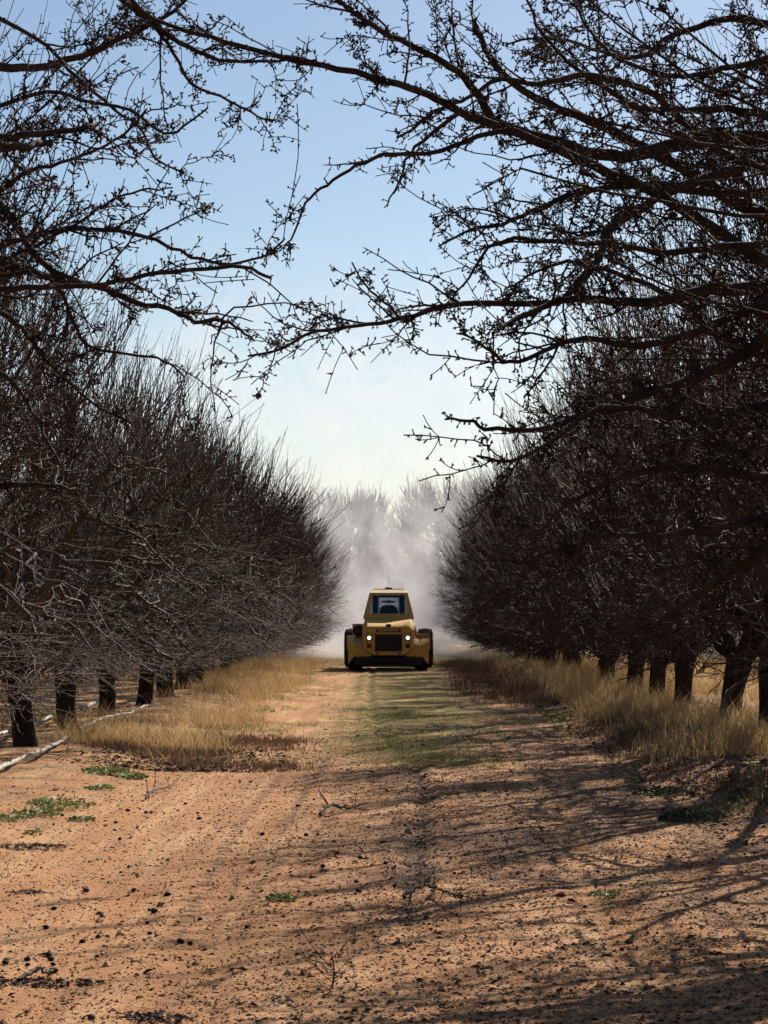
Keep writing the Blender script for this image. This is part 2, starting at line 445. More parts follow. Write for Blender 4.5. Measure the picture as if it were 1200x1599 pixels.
def gen_tree(seed, n2=60, n3=480, n4=2700, spur=2, fat=1.4, shoot=1.0, limbs=0):
    g = np.random.default_rng(seed)
    tr = Bag(); cr = Bag()
    lean = g.normal(0, 0.07, 2)
    # trunk with a flared foot and a swollen crotch
    K = 9; t = np.linspace(0, 1, K)
    th = 0.85 + g.uniform(-0.08, 0.12)
    c = np.stack([lean[0] * t + 0.02 * np.sin(t * 5 + seed), lean[1] * t, -0.12 + (th + 0.12) * t], -1)
    r = 0.125 + 0.05 * np.exp(-t * 7) + 0.03 * np.exp(-((t - 1) / 0.2) ** 2)
    tr.tubes(c[None], r[None], 12)
    topp = c[-1]
    # scaffold limbs
    ns = limbs if limbs else int(g.integers(4, 6)); az = np.arange(ns) * 2 * math.pi / ns + g.uniform(0, 6) + g.normal(0, 0.2, ns)
    rad_dir = np.stack([np.cos(az), np.sin(az), 0 * az], -1)
    tip = rad_dir * g.uniform(1.0, 1.75, (ns, 1)) + np.array([0, 0, 1.0]) * g.uniform(3.0, 4.1, (ns, 1))
    ctl = topp + rad_dir * 0.55 + np.array([0, 0, 0.7])
    S = bez(np.repeat(topp[None] - [0, 0, 0.08], ns, 0), ctl, tip, 14)
    S[:, 1:-1] += g.normal(0, 0.03, (ns, 12, 3))
    sr = np.linspace(0.085, 0.02, 14)[None] * g.uniform(0.85, 1.15, (ns, 1))
    tr.tubes(S[:, :6], sr[:, :6], 8); cr.tubes(S[:, 5:], sr[:, 5:], 7)
    nodes = S[:, 3:].reshape(-1, 3); tang = tangents(S)[:, 3:].reshape(-1, 3); rads = sr[:, 3:].reshape(-1)
    def targets(n, f0, f1, zlo=0.75, zhi=5.2):
        z = g.uniform(zlo, zhi, n); R_ = np.interp(z, EZ, ER) * np.sqrt(g.uniform(f0 * f0, f1 * f1, n)); a = g.uniform(0, 2 * math.pi, n)
        return np.stack([R_ * np.cos(a), R_ * np.sin(a), z], -1)
    def level(T, K, frac, rmax, rmin, sides, jit):
        p, tg, rr = attach(T, nodes, tang, rads)
        d = T - p; L = np.linalg.norm(d, axis=1, keepdims=True)
        ct = p + (0.55 * tg + 0.45 * unit(d)) * L * 0.5 + np.array([0, 0, 0.12]) * L
        B = bez(p, ct, T, K)
        B[:, 1:-1] += g.normal(0, 1, (len(T), K - 2, 3)) * L[:, :, None] * jit * 1.4
        r0 = np.minimum(rr * frac, rmax)
        Rr = r0[:, None] * np.linspace(1, 0.35, K)[None]; Rr = np.maximum(Rr, rmin)
        cr.tubes(B, Rr * fat, sides)
        return B, Rr
    B2, R2 = level(targets(n2, 0.35, 0.85, 0.8, 4.6), 9, 0.7, 0.035, 0.009, 5, 0.025)
    nodes = np.concatenate([nodes, B2[:, 2:].reshape(-1, 3)]); tang = np.concatenate([tang, tangents(B2)[:, 2:].reshape(-1, 3)]); rads = np.concatenate([rads, R2[:, 2:].reshape(-1)])
    B3, R3 = level(np.concatenate([targets(int(n3 * 0.88), 0.45, 0.97, 0.85, 4.9), targets(int(n3 * 0.12), 0.5, 1.0, 0.8, 1.5)]), 7, 0.6, 0.012, 0.0045, 3, 0.03)
    # long shoots
    nd = B3[:, 2:].reshape(-1, 3); k = g.integers(0, len(nd), n4); p = nd[k]; tg = tangents(B3)[:, 2:].reshape(-1, 3)[k]
    out = unit(p - CEN); upb = np.clip((p[:, 2:3] - 1.6) / 2.2, 0, 1)
    d = unit(out * 0.8 + tg * 0.35 + np.array([0, 0, 1.0]) * (0.74 * upb + 0.08) + g.normal(0, 1, (n4, 3)) * (0.66 - 0.36 * upb))
    L = shoot * g.uniform(0.22, 0.66, (n4, 1)) * (0.8 + 0.75 * upb) * (1 + 0.4 * (g.random((n4, 1)) < 0.15))
    q = p + d * L
    lim = np.interp(q[:, 2], EZ, ER) * 1.08; rr = np.linalg.norm(q[:, :2], axis=1)
    over = (rr > lim * g.uniform(0.95, 1.12, n4)) & (q[:, 2] < 3.8)
    q[over] = p[over] + (d * L)[over] * 0.4
    q[:, 2] = np.maximum(q[:, 2], 0.62)
    ct = p + (unit(tg * 0.5 + d)) * L * 0.5 + g.normal(0, 0.02, (n4, 3)) * L
    B4 = bez(p, ct, q, 5)
    B4[:, 1:-1] += g.normal(0, 0.012, (n4, 3, 3)) * L[:, :, None]
    r4 = g.uniform(0.0034, 0.0052, (n4, 1)) * np.linspace(1, 0.45, 5)[None]
    cr.tubes(B4, r4 * fat, 3)
    # short spurs and buds on the shoots
    if spur:
        m = n4 * spur; k = g.integers(0, n4, m); s = g.integers(0, 4, m); f = g.random((m, 1))
        a = B4[k, s] * (1 - f) + B4[k, s + 1] * f
        dd = unit(unit(B4[k, 4] - B4[k, 0]) * 0.6 + g.normal(0, 0.6, (m, 3)))
        ll = g.uniform(0.02, 0.075, (m, 1)); cr.cones(a, a + dd * ll, 0.0032 * fat)
        cr.buds(a + dd * ll, 0.0045 * fat, dd)
    return tr.mesh('trunk', BARK_TRUNK), cr.mesh('crown', BARK_TWIG)

VARS = [gen_tree(101 + 7 * k) for k in range(5)]
VARS += [gen_tree(201 + 7 * k, 44, 140, 1000, 3, 1.1, 1.3, 6) for k in range(2)]       # opener crowns, close to the camera
VARS += [gen_tree(301 + 7 * k, 110, 1300, 9500, 0, 2.6, 0.6) for k in range(2)]        # the big dense trees of the far end
rngp = random.Random(5)
def place_tree(x, y, label, group, s=None, var=None, name='almond_tree', zs=1.0):
    tm, cm = VARS[rngp.randrange(5) if var is None else var]
    e = empty(name, (x, y, gz(x, y) - 0.02), rngp.uniform(0, 6.283))
    k = s if s else rngp.uniform(0.93, 1.06)
    e.scale = (k, k, k * zs)
    tag(e, label, 'tree', group)
    link('trunk', tm, e); link('crown', cm, e)
    return e

LEFT_LAB = ['bare almond tree of left row with trunk right behind the long pale fallen branch',
            'bare almond tree of left row, second trunk in from the left edge',
            'bare almond tree of left row with thick trunk, third in from the left edge',
            'bare almond tree of left row, fourth trunk in, where the straw grass begins',
            'bare almond tree of left row with leaning trunk half sunk in straw grass',
            'bare almond tree of left row whose trunk is barely seen above tall straw']
RIGHT_LAB = ['bare almond tree of right row with trunk cut by the right picture edge',
             'bare almond tree of right row with forked trunk above the thin weed stalk',
             'bare almond tree of right row with widening trunk beside the forked one',
             'bare almond tree of right row with slim straight trunk, fourth from right edge',
             'bare almond tree of right row, dark trunk in dry grass, fifth from right edge',
             'bare almond tree of right row, leaning trunk farthest along that is still seen']
LX, RX, STEP = -4.1, 4.03, 3.7
NEAR = {}
k0 = 25.5 - 5 * STEP
for k in range(24):
    D = k0 + k * STEP
    x = LX + rngp.uniform(-0.08, 0.08)
    if k < 5:
        lab = 'near bare almond tree outside the left edge, only its branches hanging in'; grp = 'near trees left of the frame'
    elif k < 11: lab, grp = LEFT_LAB[k - 5], 'almond trees of the left row'
    else: lab, grp = 'bare almond tree merging into the dark far end of left row', 'far almond trees of the left row'
    e = place_tree(x, D, lab, grp, None, 5 + k % 2 if k < 5 else None, zs=0.86 if k > 4 else 0.9)
    if k >= 9: e.scale.x *= 1.12; e.scale.y *= 1.12
    if k >= 11: e.location.z -= 0.16
    if k < 5: NEAR[('L', k)] = (e, x, D)
k0 = 24.3 - 5 * STEP
for k in range(24):
    D = k0 + k * STEP
    x = RX + rngp.uniform(-0.08, 0.08)
    if k < 5:
        lab = 'near bare almond tree outside the right edge, only its branches arching in'; grp = 'near trees right of the frame'
    elif k < 11: lab, grp = RIGHT_LAB[k - 5], 'almond trees of the right row'
    else: lab, grp = 'bare almond tree merging into the dark far end of right row', 'far almond trees of the right row'
    e = place_tree(x, D, lab, grp, None, 5 + k % 2 if k < 5 else None)
    if k >= 9: e.scale.x *= 1.12; e.scale.y *= 1.12
    if k >= 11: e.location.z -= 0.34
    if k < 5: NEAR[('R', k)] = (e, x, D)
for sx in (-12.1, 12.1):
    for k in range(12):
        place_tree(sx + rngp.uniform(-0.1, 0.1), 52 + k * STEP,
                   'bare almond tree of the next row beyond the %s row, glimpsed between its trunks' % ('left' if sx < 0 else 'right'),
                   'trees of the next row on the %s' % ('left' if sx < 0 else 'right'))
place_tree(-2.75, 116, 'tall bare tree fading in the dust, left of the notch above the vehicle', 'tall trees behind the dust', 1.5, 7)
place_tree(3.1, 114, 'tall bare tree fading in the dust, right of the notch above the vehicle', 'tall trees behind the dust', 1.58, 8)
for x, y, s in [(-18.5 + 3.7 * q + 0.3 * math.sin(q * 7), 123 + math.sin(q * 3), 0.88 + 0.05 * math.sin(q * 5)) for q in range(11)] + [(-17 + 3.7 * q, 128 + math.sin(q * 2), 0.92) for q in range(10)] + [(-9.0, 118, 1.25), (9.6, 118, 1.25)]:
    place_tree(x, y, 'bare tree of the far cross row hidden behind dust and nearer crowns', 'hidden far cross row', s, 7 + int(y * 10) % 2)

# ------------------------------------------------------------------ overhanging branches of the near trees
# each: side, tree index, distance at base, distance at tip, base width px, tip width px, photo outline from base to tip
LIMBS = [
 ('R', 2, 12.6, 11.2, 24, 5, [(1200, 216), (1130, 215), (1060, 226), (1000, 241), (950, 243), (900, 232), (850, 215), (800, 202), (768, 184), (752, 155), (722, 118), (690, 95), (640, 70), (600, 50), (545, 14), (515, -10), (470, -60)]),
 ('R', 2, 12.0, 11.0, 20, 5, [(1200, 410), (1150, 380), (1080, 335), (1020, 300), (940, 265), (850, 225), (760, 190), (700, 165), (650, 140), (600, 125), (520, 105), (450, 92), (360, 66), (300, 50), (240, 30), (190, -15)]),
 ('R', 1, 10.4, 10.6, 14, 4, [(1200, 265), (1130, 238), (1080, 200), (1010, 142), (940, 120), (890, 121), (840, 132), (780, 124), (740, 150), (700, 165), (660, 190), (620, 215)]),
 ('R', 2, 13.0, 12.4, 22, 8, [(1200, 335), (1140, 312), (1080, 270), (1020, 240), (960, 205), (900, 180), (850, 160), (790, 120), (760, 80), (740, 30)]),
 ('R', 2, 12.2, 10.8, 16, 3.5, [(1200, 250), (1110, 275), (1040, 302), (985, 335), (950, 362), (938, 402), (900, 446), (872, 472), (820, 475), (740, 472), (690, 480), (640, 494), (600, 504), (545, 510), (480, 522), (432, 548), (388, 556)]),
 ('R', 1, 10.6, 10.0, 22, 6, [(1200, 446), (1140, 452), (1080, 458), (1020, 470), (960, 470), (900, 465), (850, 480), (800, 500), (770, 520)]),
 ('R', 1, 10.2, 9.8, 14, 3.5, [(1200, 470), (1130, 500), (1050, 530), (980, 540), (930, 530), (880, 535), (830, 556), (790, 566), (752, 536), (718, 520)]),
 ('R', 1, 9.9, 9.6, 18, 3.5, [(1200, 528), (1150, 560), (1100, 585), (1015, 615), (950, 636), (905, 648), (850, 668), (765, 670), (730, 656), (695, 655)]),
 ('R', 1, 9.6, 9.4, 14, 4, [(1200, 630), (1120, 655), (1050, 650), (980, 636), (920, 645), (860, 690), (800, 720), (745, 712)]),
 ('R', 1, 9.4, 9.2, 14, 4, [(1200, 746), (1120, 735), (1060, 730), (980, 742), (900, 780), (850, 820), (832, 870)]),
 ('R', 1, 9.3, 9.5, 12, 4, [(1200, 800), (1120, 825), (1050, 835), (940, 840), (880, 857), (820, 880)]),
 ('R', 1, 9.2, 9.4, 18, 5, [(1210, 850), (1145, 890), (1090, 930), (1040, 965), (1000, 990)]),
 ('R', 2, 12.4, 11.6, 13, 3.5, [(1200, 180), (1130, 170), (1060, 172), (990, 165), (930, 130), (880, 90), (840, 40), (815, -20)]),
 ('R', 2, 12.8, 12.2, 12, 3, [(1210, 40), (1150, 28), (1100, 40), (1040, 62), (1000, 90), (940, 80), (880, 62), (830, 60), (790, 70)]),
 ('R', 2, 12.3, 11.3, 13, 3, [(1200, 300), (1100, 300), (1000, 290), (900, 300), (830, 330), (780, 352), (730, 360), (685, 385)]),
 ('R', 1, 11.0, 10.6, 12, 3, [(1200, 380), (1120, 385), (1040, 395), (950, 380), (860, 378), (800, 372), (760, 390), (735, 430), (705, 470)]),
 ('R', 1, 10.8, 10.5, 10, 3, [(1200, 90), (1120, 110), (1060, 120), (980, 100), (930, 60), (900, 10), (890, -40)]),
 ('R', 2, 12.9, 12.2, 13, 3, [(1200, 560), (1120, 520), (1060, 470), (1000, 440), (940, 420), (880, 410), (830, 430), (790, 450)]),
 ('L', 1, 11.2, 10.6, 16, 3.5, [(0, 415), (50, 425), (100, 440), (160, 450), (210, 472), (265, 483), (310, 503), (345, 500), (375, 515), (397, 532)]),
 ('L', 1, 9.9, 9.6, 11, 5, [(0, 452), (70, 448), (130, 447), (180, 440), (250, 426), (330, 417), (390, 418), (424, 434)]),
 ('L', 1, 11.0, 11.0, 14, 9, [(-10, 305), (30, 360), (60, 405), (100, 432), (140, 448)]),
 ('L', 1, 11.4, 11.0, 10, 3, [(-5, 385), (50, 370), (110, 357), (180, 360), (230, 370), (270, 386), (320, 408), (370, 412), (420, 395), (445, 372)]),
 ('L', 1, 11.3, 11.0, 7, 2.5, [(0, 410), (90, 365), (150, 330), (180, 310), (230, 298), (270, 293)]),
 ('L', 1, 10.8, 10.6, 9, 3, [(0, 430), (60, 428), (85, 442), (110, 490), (138, 540), (200, 552), (255, 562), (288, 588)]),
 ('L', 1, 10.3, 10.0, 10, 3.5, [(0, 487), (30, 508), (60, 545), (100, 590), (150, 632), (203, 660)]),
 ('L', 1, 9.8, 9.6, 9, 3, [(0, 580), (30, 610), (60, 660), (90, 720), (120, 748)]),
 ('L', 2, 13.2, 12.2, 16, 4, [(0, 105), (60, 105), (120, 90), (190, 60), (230, 40), (280, 10), (320, -30)]),
 ('L', 0, 8.6, 8.5, 14, 7, [(-10, 214), (40, 212), (90, 206), (130, 200), (153, 193)]),
 ('L', 0, 8.4, 8.3, 16, 9, [(-10, 228), (30, 230), (60, 224), (82, 222)]),
 ('L', 2, 13.0, 12.0, 14, 3.5, [(150, -40), (200, 5), (240, 35), (268, 60), (310, 80), (350, 95), (420, 95), (470, 90)]),
 ('L', 2, 12.8, 12.0, 8, 3, [(180, -30), (240, 40), (268, 75), (300, 130), (350, 152), (400, 180), (428, 188)]),
 ('L', 2, 12.5, 12.0, 8, 3, [(-20, 20), (60, 62), (120, 120), (180, 170), (220, 200), (242, 245), (288, 270)]),
 ('L', 1, 11.8, 11.5, 8, 3, [(0, 165), (80, 142), (140, 160), (200, 172), (260, 210), (290, 195), (325, 168)]),
 ('L', 1, 11.9, 11.6, 9, 3, [(0, 300), (40, 270), (90, 255), (150, 235), (200, 205), (230, 170)]),
 ('L', 1, 10.5, 10.4, 12, 3, [(0, 760), (50, 757), (100, 760), (140, 770)]),
 ('R', 2, 11.4, 11.0, 8, 2.5, [(800, 202), (740, 216), (680, 240), (600, 242), (560, 260), (520, 282), (490, 304), (470, 335), (455, 372), (440, 388)]),
 ('R', 2, 11.5, 11.3, 7, 2.5, [(720, 175), (680, 205), (640, 240), (625, 280), (605, 322)]),
 ('R', 2, 11.0, 10.8, 6, 2.5, [(645, 496), (632, 500), (610, 480), (575, 450), (550, 410)]),
]
def catmull(pts, n):
    p = np.array(pts, float); p = np.concatenate([[2 * p[0] - p[1]], p, [2 * p[-1] - p[-2]]])
    out = []
    seg = len(pts) - 1
    for u in np.linspace(0, seg - 1e-6, n):
        i = int(u); t = u - i; a, b, c, d = p[i:i + 4]
        out.append(0.5 * (2 * b + (c - a) * t + (2 * a - 5 * b + 4 * c - d) * t * t + (3 * b - a - 3 * c + d) * t ** 3))
    return np.array(out)

def grow(bag, C, Rr, g, dens=1.0, start=0.0, reach=1.0, up=0.1):
    """side branches, twigs, spurs and buds along one limb; C (K,3), Rr (K,)"""
    seg = np.linalg.norm(np.diff(C, axis=0), axis=1); cum = np.concatenate([[0], np.cumsum(seg)]); Lt = cum[-1]
    tg = tangents(C[None])[0]
    def sample(s):
        p = np.stack([np.interp(s, cum, C[:, i]) for i in range(3)], -1); t = unit(np.stack([np.interp(s, cum, tg[:, i]) for i in range(3)], -1))
        return p, t, np.interp(s, cum, Rr)
    lines = []                                     # (P (N,K,3), R)
    n1 = max(2, int((Lt - start) / 0.15 * dens))
    s = g.uniform(start, Lt, n1); p, t, r = sample(s)
    side = unit(np.cross(t, g.normal(0, 1, (n1, 3))))
    ang = g.uniform(0.45, 1.1, (n1, 1))
    d = unit(t * np.cos(ang) + side * np.sin(ang) + np.array([0, 0, up]))
    L = g.uniform(0.12, 0.75, (n1, 1)) * reach * (0.55 + 0.5 * g.random((n1, 1)))
    q = p + d * L; ct = p + d * L * 0.5 + g.normal(0, 0.14, (n1, 3)) * L
    q = q + np.array([0, 0, 1]) * L * g.normal(0.05, 0.12, (n1, 1))
    B1 = bez(p, ct, q, 8); B1[:, 1:-1] += g.normal(0, 0.012, (n1, 6, 3)) * L[:, :, None]
    r1 = np.minimum(r * 0.6, g.uniform(0.0035, 0.0075, n1))[:, None] * np.linspace(1, 0.42, 8)[None]; r1 = np.maximum(r1, 0.0026)
    bag.tubes(B1, r1, 4)
    n2 = n1 * 4; k = g.integers(0, n1, n2); j = g.integers(1, 7, n2); p2 = B1[k, j]; t2 = tangents(B1)[k, j]
    side = unit(np.cross(t2, g.normal(0, 1, (n2, 3)))); ang = g.uniform(0.5, 1.2, (n2, 1))
    d2 = unit(t2 * np.cos(ang) + side * np.sin(ang)); L2 = g.uniform(0.04, 0.26, (n2, 1)) * (0.5 + 0.6 * L[k])
    q2 = p2 + d2 * L2; B2 = bez(p2, p2 + d2 * L2 * 0.5 + g.normal(0, 0.1, (n2, 3)) * L2, q2, 5)
    r2 = np.minimum(r1[k, j] * 0.75, 0.0032)[:, None] * np.linspace(1, 0.55, 5)[None]; r2 = np.maximum(r2, 0.0024)
    bag.tubes(B2, r2, 3)
    def spurs(B, n, r):
        N, K, _ = B.shape
        k = g.integers(0, N, n); j = g.integers(0, K - 1, n); f = g.random((n, 1))
        a = B[k, j] * (1 - f) + B[k, j + 1] * f; tt = unit(B[k, j + 1] - B[k, j])
        dd = unit(tt * 0.35 + unit(np.cross(tt, g.normal(0, 1, (n, 3)))))
        ll = g.uniform(0.010, 0.042, (n, 1)); b = a + dd * ll
        bag.cones(a - dd * 0.002, b + dd * 0.012, 0.0048)
        m = 3
        for _ in range(m):
            d3 = unit(dd * 0.7 + g.normal(0, 0.6, (n, 3))); c3 = b - dd * 0.004 + d3 * g.uniform(0.002, 0.007, (n, 1))
            keep = g.random(n) < 0.75
            bag.buds(c3[keep], g.uniform(0.0034, 0.0058, keep.sum()), d3[keep])
    spurs(B1, int(np.sum(L) / 0.034), 0.003)
    spurs(B2, int(np.sum(L2) / 0.034), 0.003)
    spurs(C[None], int(Lt / 0.07), 0.004)
    # buds at the tips
    for B in (B1, B2):
        e = B[:, -1]; dd = unit(B[:, -1] - B[:, -2])
        bag.buds(e, 0.0036, dd)

def limb(side, ti, pts3, r0, r1, seed, dens, start_vis, reach=1.0, trunk_from=True):
    e, tx, tD = NEAR[(side, ti)]
    g = np.random.default_rng(seed)
    C = np.array(pts3)
    if trunk_from:
        a = np.array([tx + g.normal(0, 0.06), tD + g.normal(0, 0.06), 0.85 + 0.2 * g.random()])
        b = C[0]; tdir = unit(C[0] - C[2])
        dist = np.linalg.norm(b - a)
        ts = np.linspace(0, 1, 12)[:-1, None]
        c1 = a + np.array([0, 0, 1]) * dist * 0.45 + np.array([-np.sign(tx), 0, 0]) * dist * 0.06; c2 = b + tdir * dist * 0.35
        pre = (1 - ts) ** 3 * a + 3 * ts * (1 - ts) ** 2 * c1 + 3 * ts ** 2 * (1 - ts) * c2 + ts ** 3 * b
        prer = np.linspace(max(r0 * 1.7, 0.035), r0, 12)[:-1]
        start = float(np.sum(np.linalg.norm(np.diff(np.concatenate([pre, C[:1]]), axis=0), axis=1))) * 0.55
        Rr = np.concatenate([prer, r0 + (r1 - r0) * np.linspace(0, 1, len(C)) ** 0.8])
        C = np.concatenate([pre, C])
    else:
        start = 0.1; Rr = r0 + (r1 - r0) * np.linspace(0, 1, len(C)) ** 0.8
    C[1:-1] += g.normal(0, 0.004, (len(C) - 2, 3))
    bag = Bag()
    bag.tubes(C[None], Rr[None], 8)
    grow(bag, C, Rr, g, dens * 1.7, start, reach)
    me = bag.mesh('overhanging_branch', BARK_SILHOUETTE)
    inv = (Matrix.Translation(e.location) @ Matrix.Rotation(e.rotation_euler.z, 4, 'Z') @ Matrix.Diagonal((*e.scale, 1))).inverted()
    me.transform(inv)
    o = link('overhanging_branch', me, e)
    return o
for i, (sd_, ti, D0, D1, w0, w1, pts) in enumerate(LIMBS):
    n = max(8, len(pts) * 3)
    c2 = catmull(pts, n); Ds = np.linspace(D0, D1, n) + 0.12 * np.sin(np.linspace(0, 5, n) + i)
    C = [P(x, y, D) for (x, y), D in zip(c2, Ds)]
    edge = pts[0][0] < 60 or pts[0][0] > 1150 or pts[0][1] < 0
    limb(sd_, ti, [tuple(v) for v in C], (1.12 if sd_ == 'R' else 0.95) * w0 / 2 / FPX * D0, w1 / 2 / FPX * D1, 900 + i, (1.0 if w0 > 8 else 0.55) if sd_ == 'R' else 0.65, 0, 0.85 if w0 > 8 else 0.55, edge)
# further limbs that fill the two sides of the arch
gl = np.random.default_rng(77)
def filler(side, ti, tipx, tipy, D, r0, seed, dens=0.78, reach=0.9):
    e, tx, tD = NEAR[(side, ti)]
    g = np.random.default_rng(seed)
    tip = np.array(P(tipx, tipy, D)); a = np.array([tx, tD, 0.95])
    dist = np.linalg.norm(tip - a)
    arch = g.uniform(0.15, 0.4)
    c1 = a + np.array([0, 0, 1]) * dist * (0.35 + arch) + (tip - a) * 0.1
    c2 = tip + (a - tip) * 0.4 + np.array([0, 0, 1]) * dist * g.uniform(-0.05, 0.22)
    ts = np.linspace(0, 1, 26)[:, None]
    C = (1 - ts) ** 3 * a + 3 * ts * (1 - ts) ** 2 * c1 + 3 * ts ** 2 * (1 - ts) * c2 + ts ** 3 * tip
    C += np.cumsum(g.normal(0, 0.012, C.shape), axis=0) * np.sin(ts * math.pi)
    limb(side, ti, C, r0, 0.004, seed + 1, dens, 0, reach, False)
for k in range(30):
    ti = int(gl.integers(2, 5)) if k % 3 else 1; D = NEAR[('R', ti)][2] + gl.uniform(-1.6, 0.8)
    ty = gl.uniform(-60, 760); lo = np.interp(ty, [-60, 150, 400, 620, 860], [780, 770, 860, 860, 950])
    filler('R', ti, gl.uniform(lo, 1150), ty, D, gl.uniform(0.022, 0.04), 3000 + k * 3)
for k in range(13):
    ti = int(gl.integers(1, 4)); D = NEAR[('L', ti)][2] + gl.uniform(-1.6, 0.8)
    ty = gl.uniform(-80, 640); hi = np.interp(ty, [-80, 120, 260, 420, 640], [230, 230, 130, 130, 150])
    filler('L', ti, gl.uniform(20, hi), ty, D, gl.uniform(0.012, 0.022), 4000 + k * 3, 0.8)

# ------------------------------------------------------------------ grass, weeds, litter
def blades(n, px, py, hh, width, g, lean=0.35, base_z=None, bend=0.35):
    """curved tapering blades; returns Bag and attr"""
    a = g.uniform(0, 2 * math.pi, n); ln = np.abs(g.normal(0, lean, n)) ; la = g.uniform(0, 2 * math.pi, n)
    z = ground_h(px, py) - 0.01
    p0 = np.stack([px, py, z], -1)
    dirv = np.stack([np.cos(la) * ln, np.sin(la) * ln, np.ones(n)], -1); dirv = unit(dirv)
    p1 = p0 + dirv * (hh * 0.55)[:, None]
    d2 = unit(dirv + np.stack([np.cos(la), np.sin(la), np.zeros(n)], -1) * bend)
    p2 = p1 + d2 * (hh * 0.45)[:, None]
    w = np.stack([np.cos(a), np.sin(a), np.zeros(n)], -1) * np.asarray(width)[:, None] * 0.5
    V = np.stack([p0 - w, p0 + w, p1 - w * 0.8, p1 + w * 0.8, p2], 1)
    i = np.arange(n)[:, None] * 5
    b = Bag(); b.add(V, i + np.array([[0, 1, 3, 2]]), i + np.array([[2, 3, 4]]))
    return b
def clump_points(n, x0, x1, y0, y1, g, csize=0.16, per=24, dens=None):
    nc = max(1, n // per)
    cx = g.uniform(x0, x1, nc * 4); cy = y0 + (y1 - y0) * g.random(nc * 4) ** 1.25
    ed = np.minimum(np.minimum(cx - x0, x1 - cx) / (0.3 * (x1 - x0)), np.minimum(cy - y0, (y1 - cy) * 0.6) / (0.22 * min(y1 - y0, 14)))
    kp = g.random(nc * 4) < np.clip(ed + 0.9 * vnoise(cx * 2.2, cy * 1.1, 3), 0, 1)
    cx, cy = cx[kp], cy[kp]
    if dens is not None:
        keep = g.random(len(cx)) < dens(cx, cy); cx, cy = cx[keep], cy[keep]
    cx, cy = cx[:nc], cy[:nc]
    k = g.integers(0, len(cx), n)
    return cx[k] + g.normal(0, csize, n), cy[k] + g.normal(0, csize, n), k, len(cx)
def grass(name, n, region, h, w, mat, seed, csize=0.16, per=24, dens=None, lean=0.35, bend=0.35, hvar=None):
    g = np.random.default_rng(seed)
    px, py, k, nc = clump_points(n, *region, g, csize, per, dens)
    ch = g.uniform(0.55, 1.15, nc)
    hh = h * ch[k] * g.uniform(0.45, 1.1, n)
    if hvar is not None: hh = hh * hvar(px, py)
    ww = w * g.uniform(0.6, 1.3, n)
    b = blades(n, px, py, hh, ww, g, lean, None, bend)
    cv = g.uniform(0, 1, nc)
    vary = np.repeat(np.clip(0.55 * cv[k] + 0.45 * g.random(n), 0, 1), 5)
    o = link(name, b.mesh(name, mat, False, vary))
    tag(o, kind='stuff')
    return o
def patch(x, y, s, f=0.5, th=0.0): return np.clip(0.30 + 3.2 * fbm(x, y, f, 2, s) - th, 0, 1)
def ldens(x, y):
    edge = -2.0 + 0.5 * vnoise(y * 0.35, y * 0 + 1, 4)
    return patch(x, y, 41, 0.6) * (x < edge)
def rdens(x, y):
    edge = 2.75 + 0.5 * vnoise(y * 0.35, y * 0 + 3, 14) - 0.6 * np.clip((y - 40) / 25, 0, 1)
    return patch(x, y, 51, 0.6) * (x > edge)
tag(grass('dry_grass', 21000, (-4.4, -1.6, 23.5, 80), 0.42, 0.006, STRAW, 1, 0.15, 30, ldens, 0.5, 0.6), 'tall straw coloured dry grass strip along the left row', 'grass')
tag(grass('dry_grass', 27000, (2.3, 6.2, 19, 75), 0.56, 0.006, STRAW, 2, 0.17, 30, rdens, 0.5, 0.6), 'tall straw coloured dry grass strip along the right row', 'grass')
tag(grass('dry_grass', 26000, (5.4, 10.5, 20, 60), 0.42, 0.009, STRAW, 3, 0.25, 26, lambda x, y: patch(x, y, 61, 0.4), 0.35), 'sunlit dry grass in the alley beyond the right row', 'grass')
tag(grass('dry_grass', 14000, (-11, -4.2, 28, 75), 0.22, 0.008, STRAW, 4, 0.2, 26, lambda x, y: patch(x, y, 71, 0.4, 0.15), 0.4), 'thin dry grass under and beyond the left row', 'grass')
tag(grass('dead_weeds', 9000, (-3.6, -0.8, 22.6, 31), 0.13, 0.006, DEADWEED, 5, 0.16, 30, lambda x, y: patch(x, y, 81, 0.9), 0.6), 'low reddish brown dead weeds in front of the left straw grass', 'weeds')
tag(grass('dead_weeds', 15000, (2.2, 4.6, 16.5, 34), 0.24, 0.005, DEADWEED, 6, 0.16, 30, lambda x, y: patch(x, y, 91, 0.9) * (x > 2.5 + 0.5 * vnoise(y * 0.4, y * 0, 9)), 0.6), 'dark dead weeds at the foot of the right grass strip', 'weeds')
tag(grass('dead_weeds', 9000, (1.2, 3.3, 38, 74), 0.30, 0.008, DEADWEED, 7, 0.14, 26, None, 0.4), 'brown dead weeds beside the right of the vehicle', 'weeds')
tag(grass('short_grass', 38000, (-1.5, 2.0, 22, 60), 0.050, 0.007, GREEN, 8, 0.14, 16, lambda x, y: patch(x, y, 101, 0.8) * np.exp(-((x - 0.25) / 0.95) ** 2), 0.8, 0.6), 'short green grass down the middle of the alley', 'grass')
tag(grass('short_grass', 9000, (-3.2, -0.9, 24, 75), 0.10, 0.007, GREEN, 9, 0.12, 40, lambda x, y: patch(x, y, 111, 0.5, 0.35), 0.7, 0.6), 'scattered short green grass along the left edge', 'grass')
tag(grass('short_grass', 8000, (1.4, 4.2, 17, 60), 0.09, 0.007, GREEN, 10, 0.12, 40, lambda x, y: patch(x, y, 121, 0.5, 0.35), 0.7, 0.6), 'scattered short green grass along the right edge', 'grass')
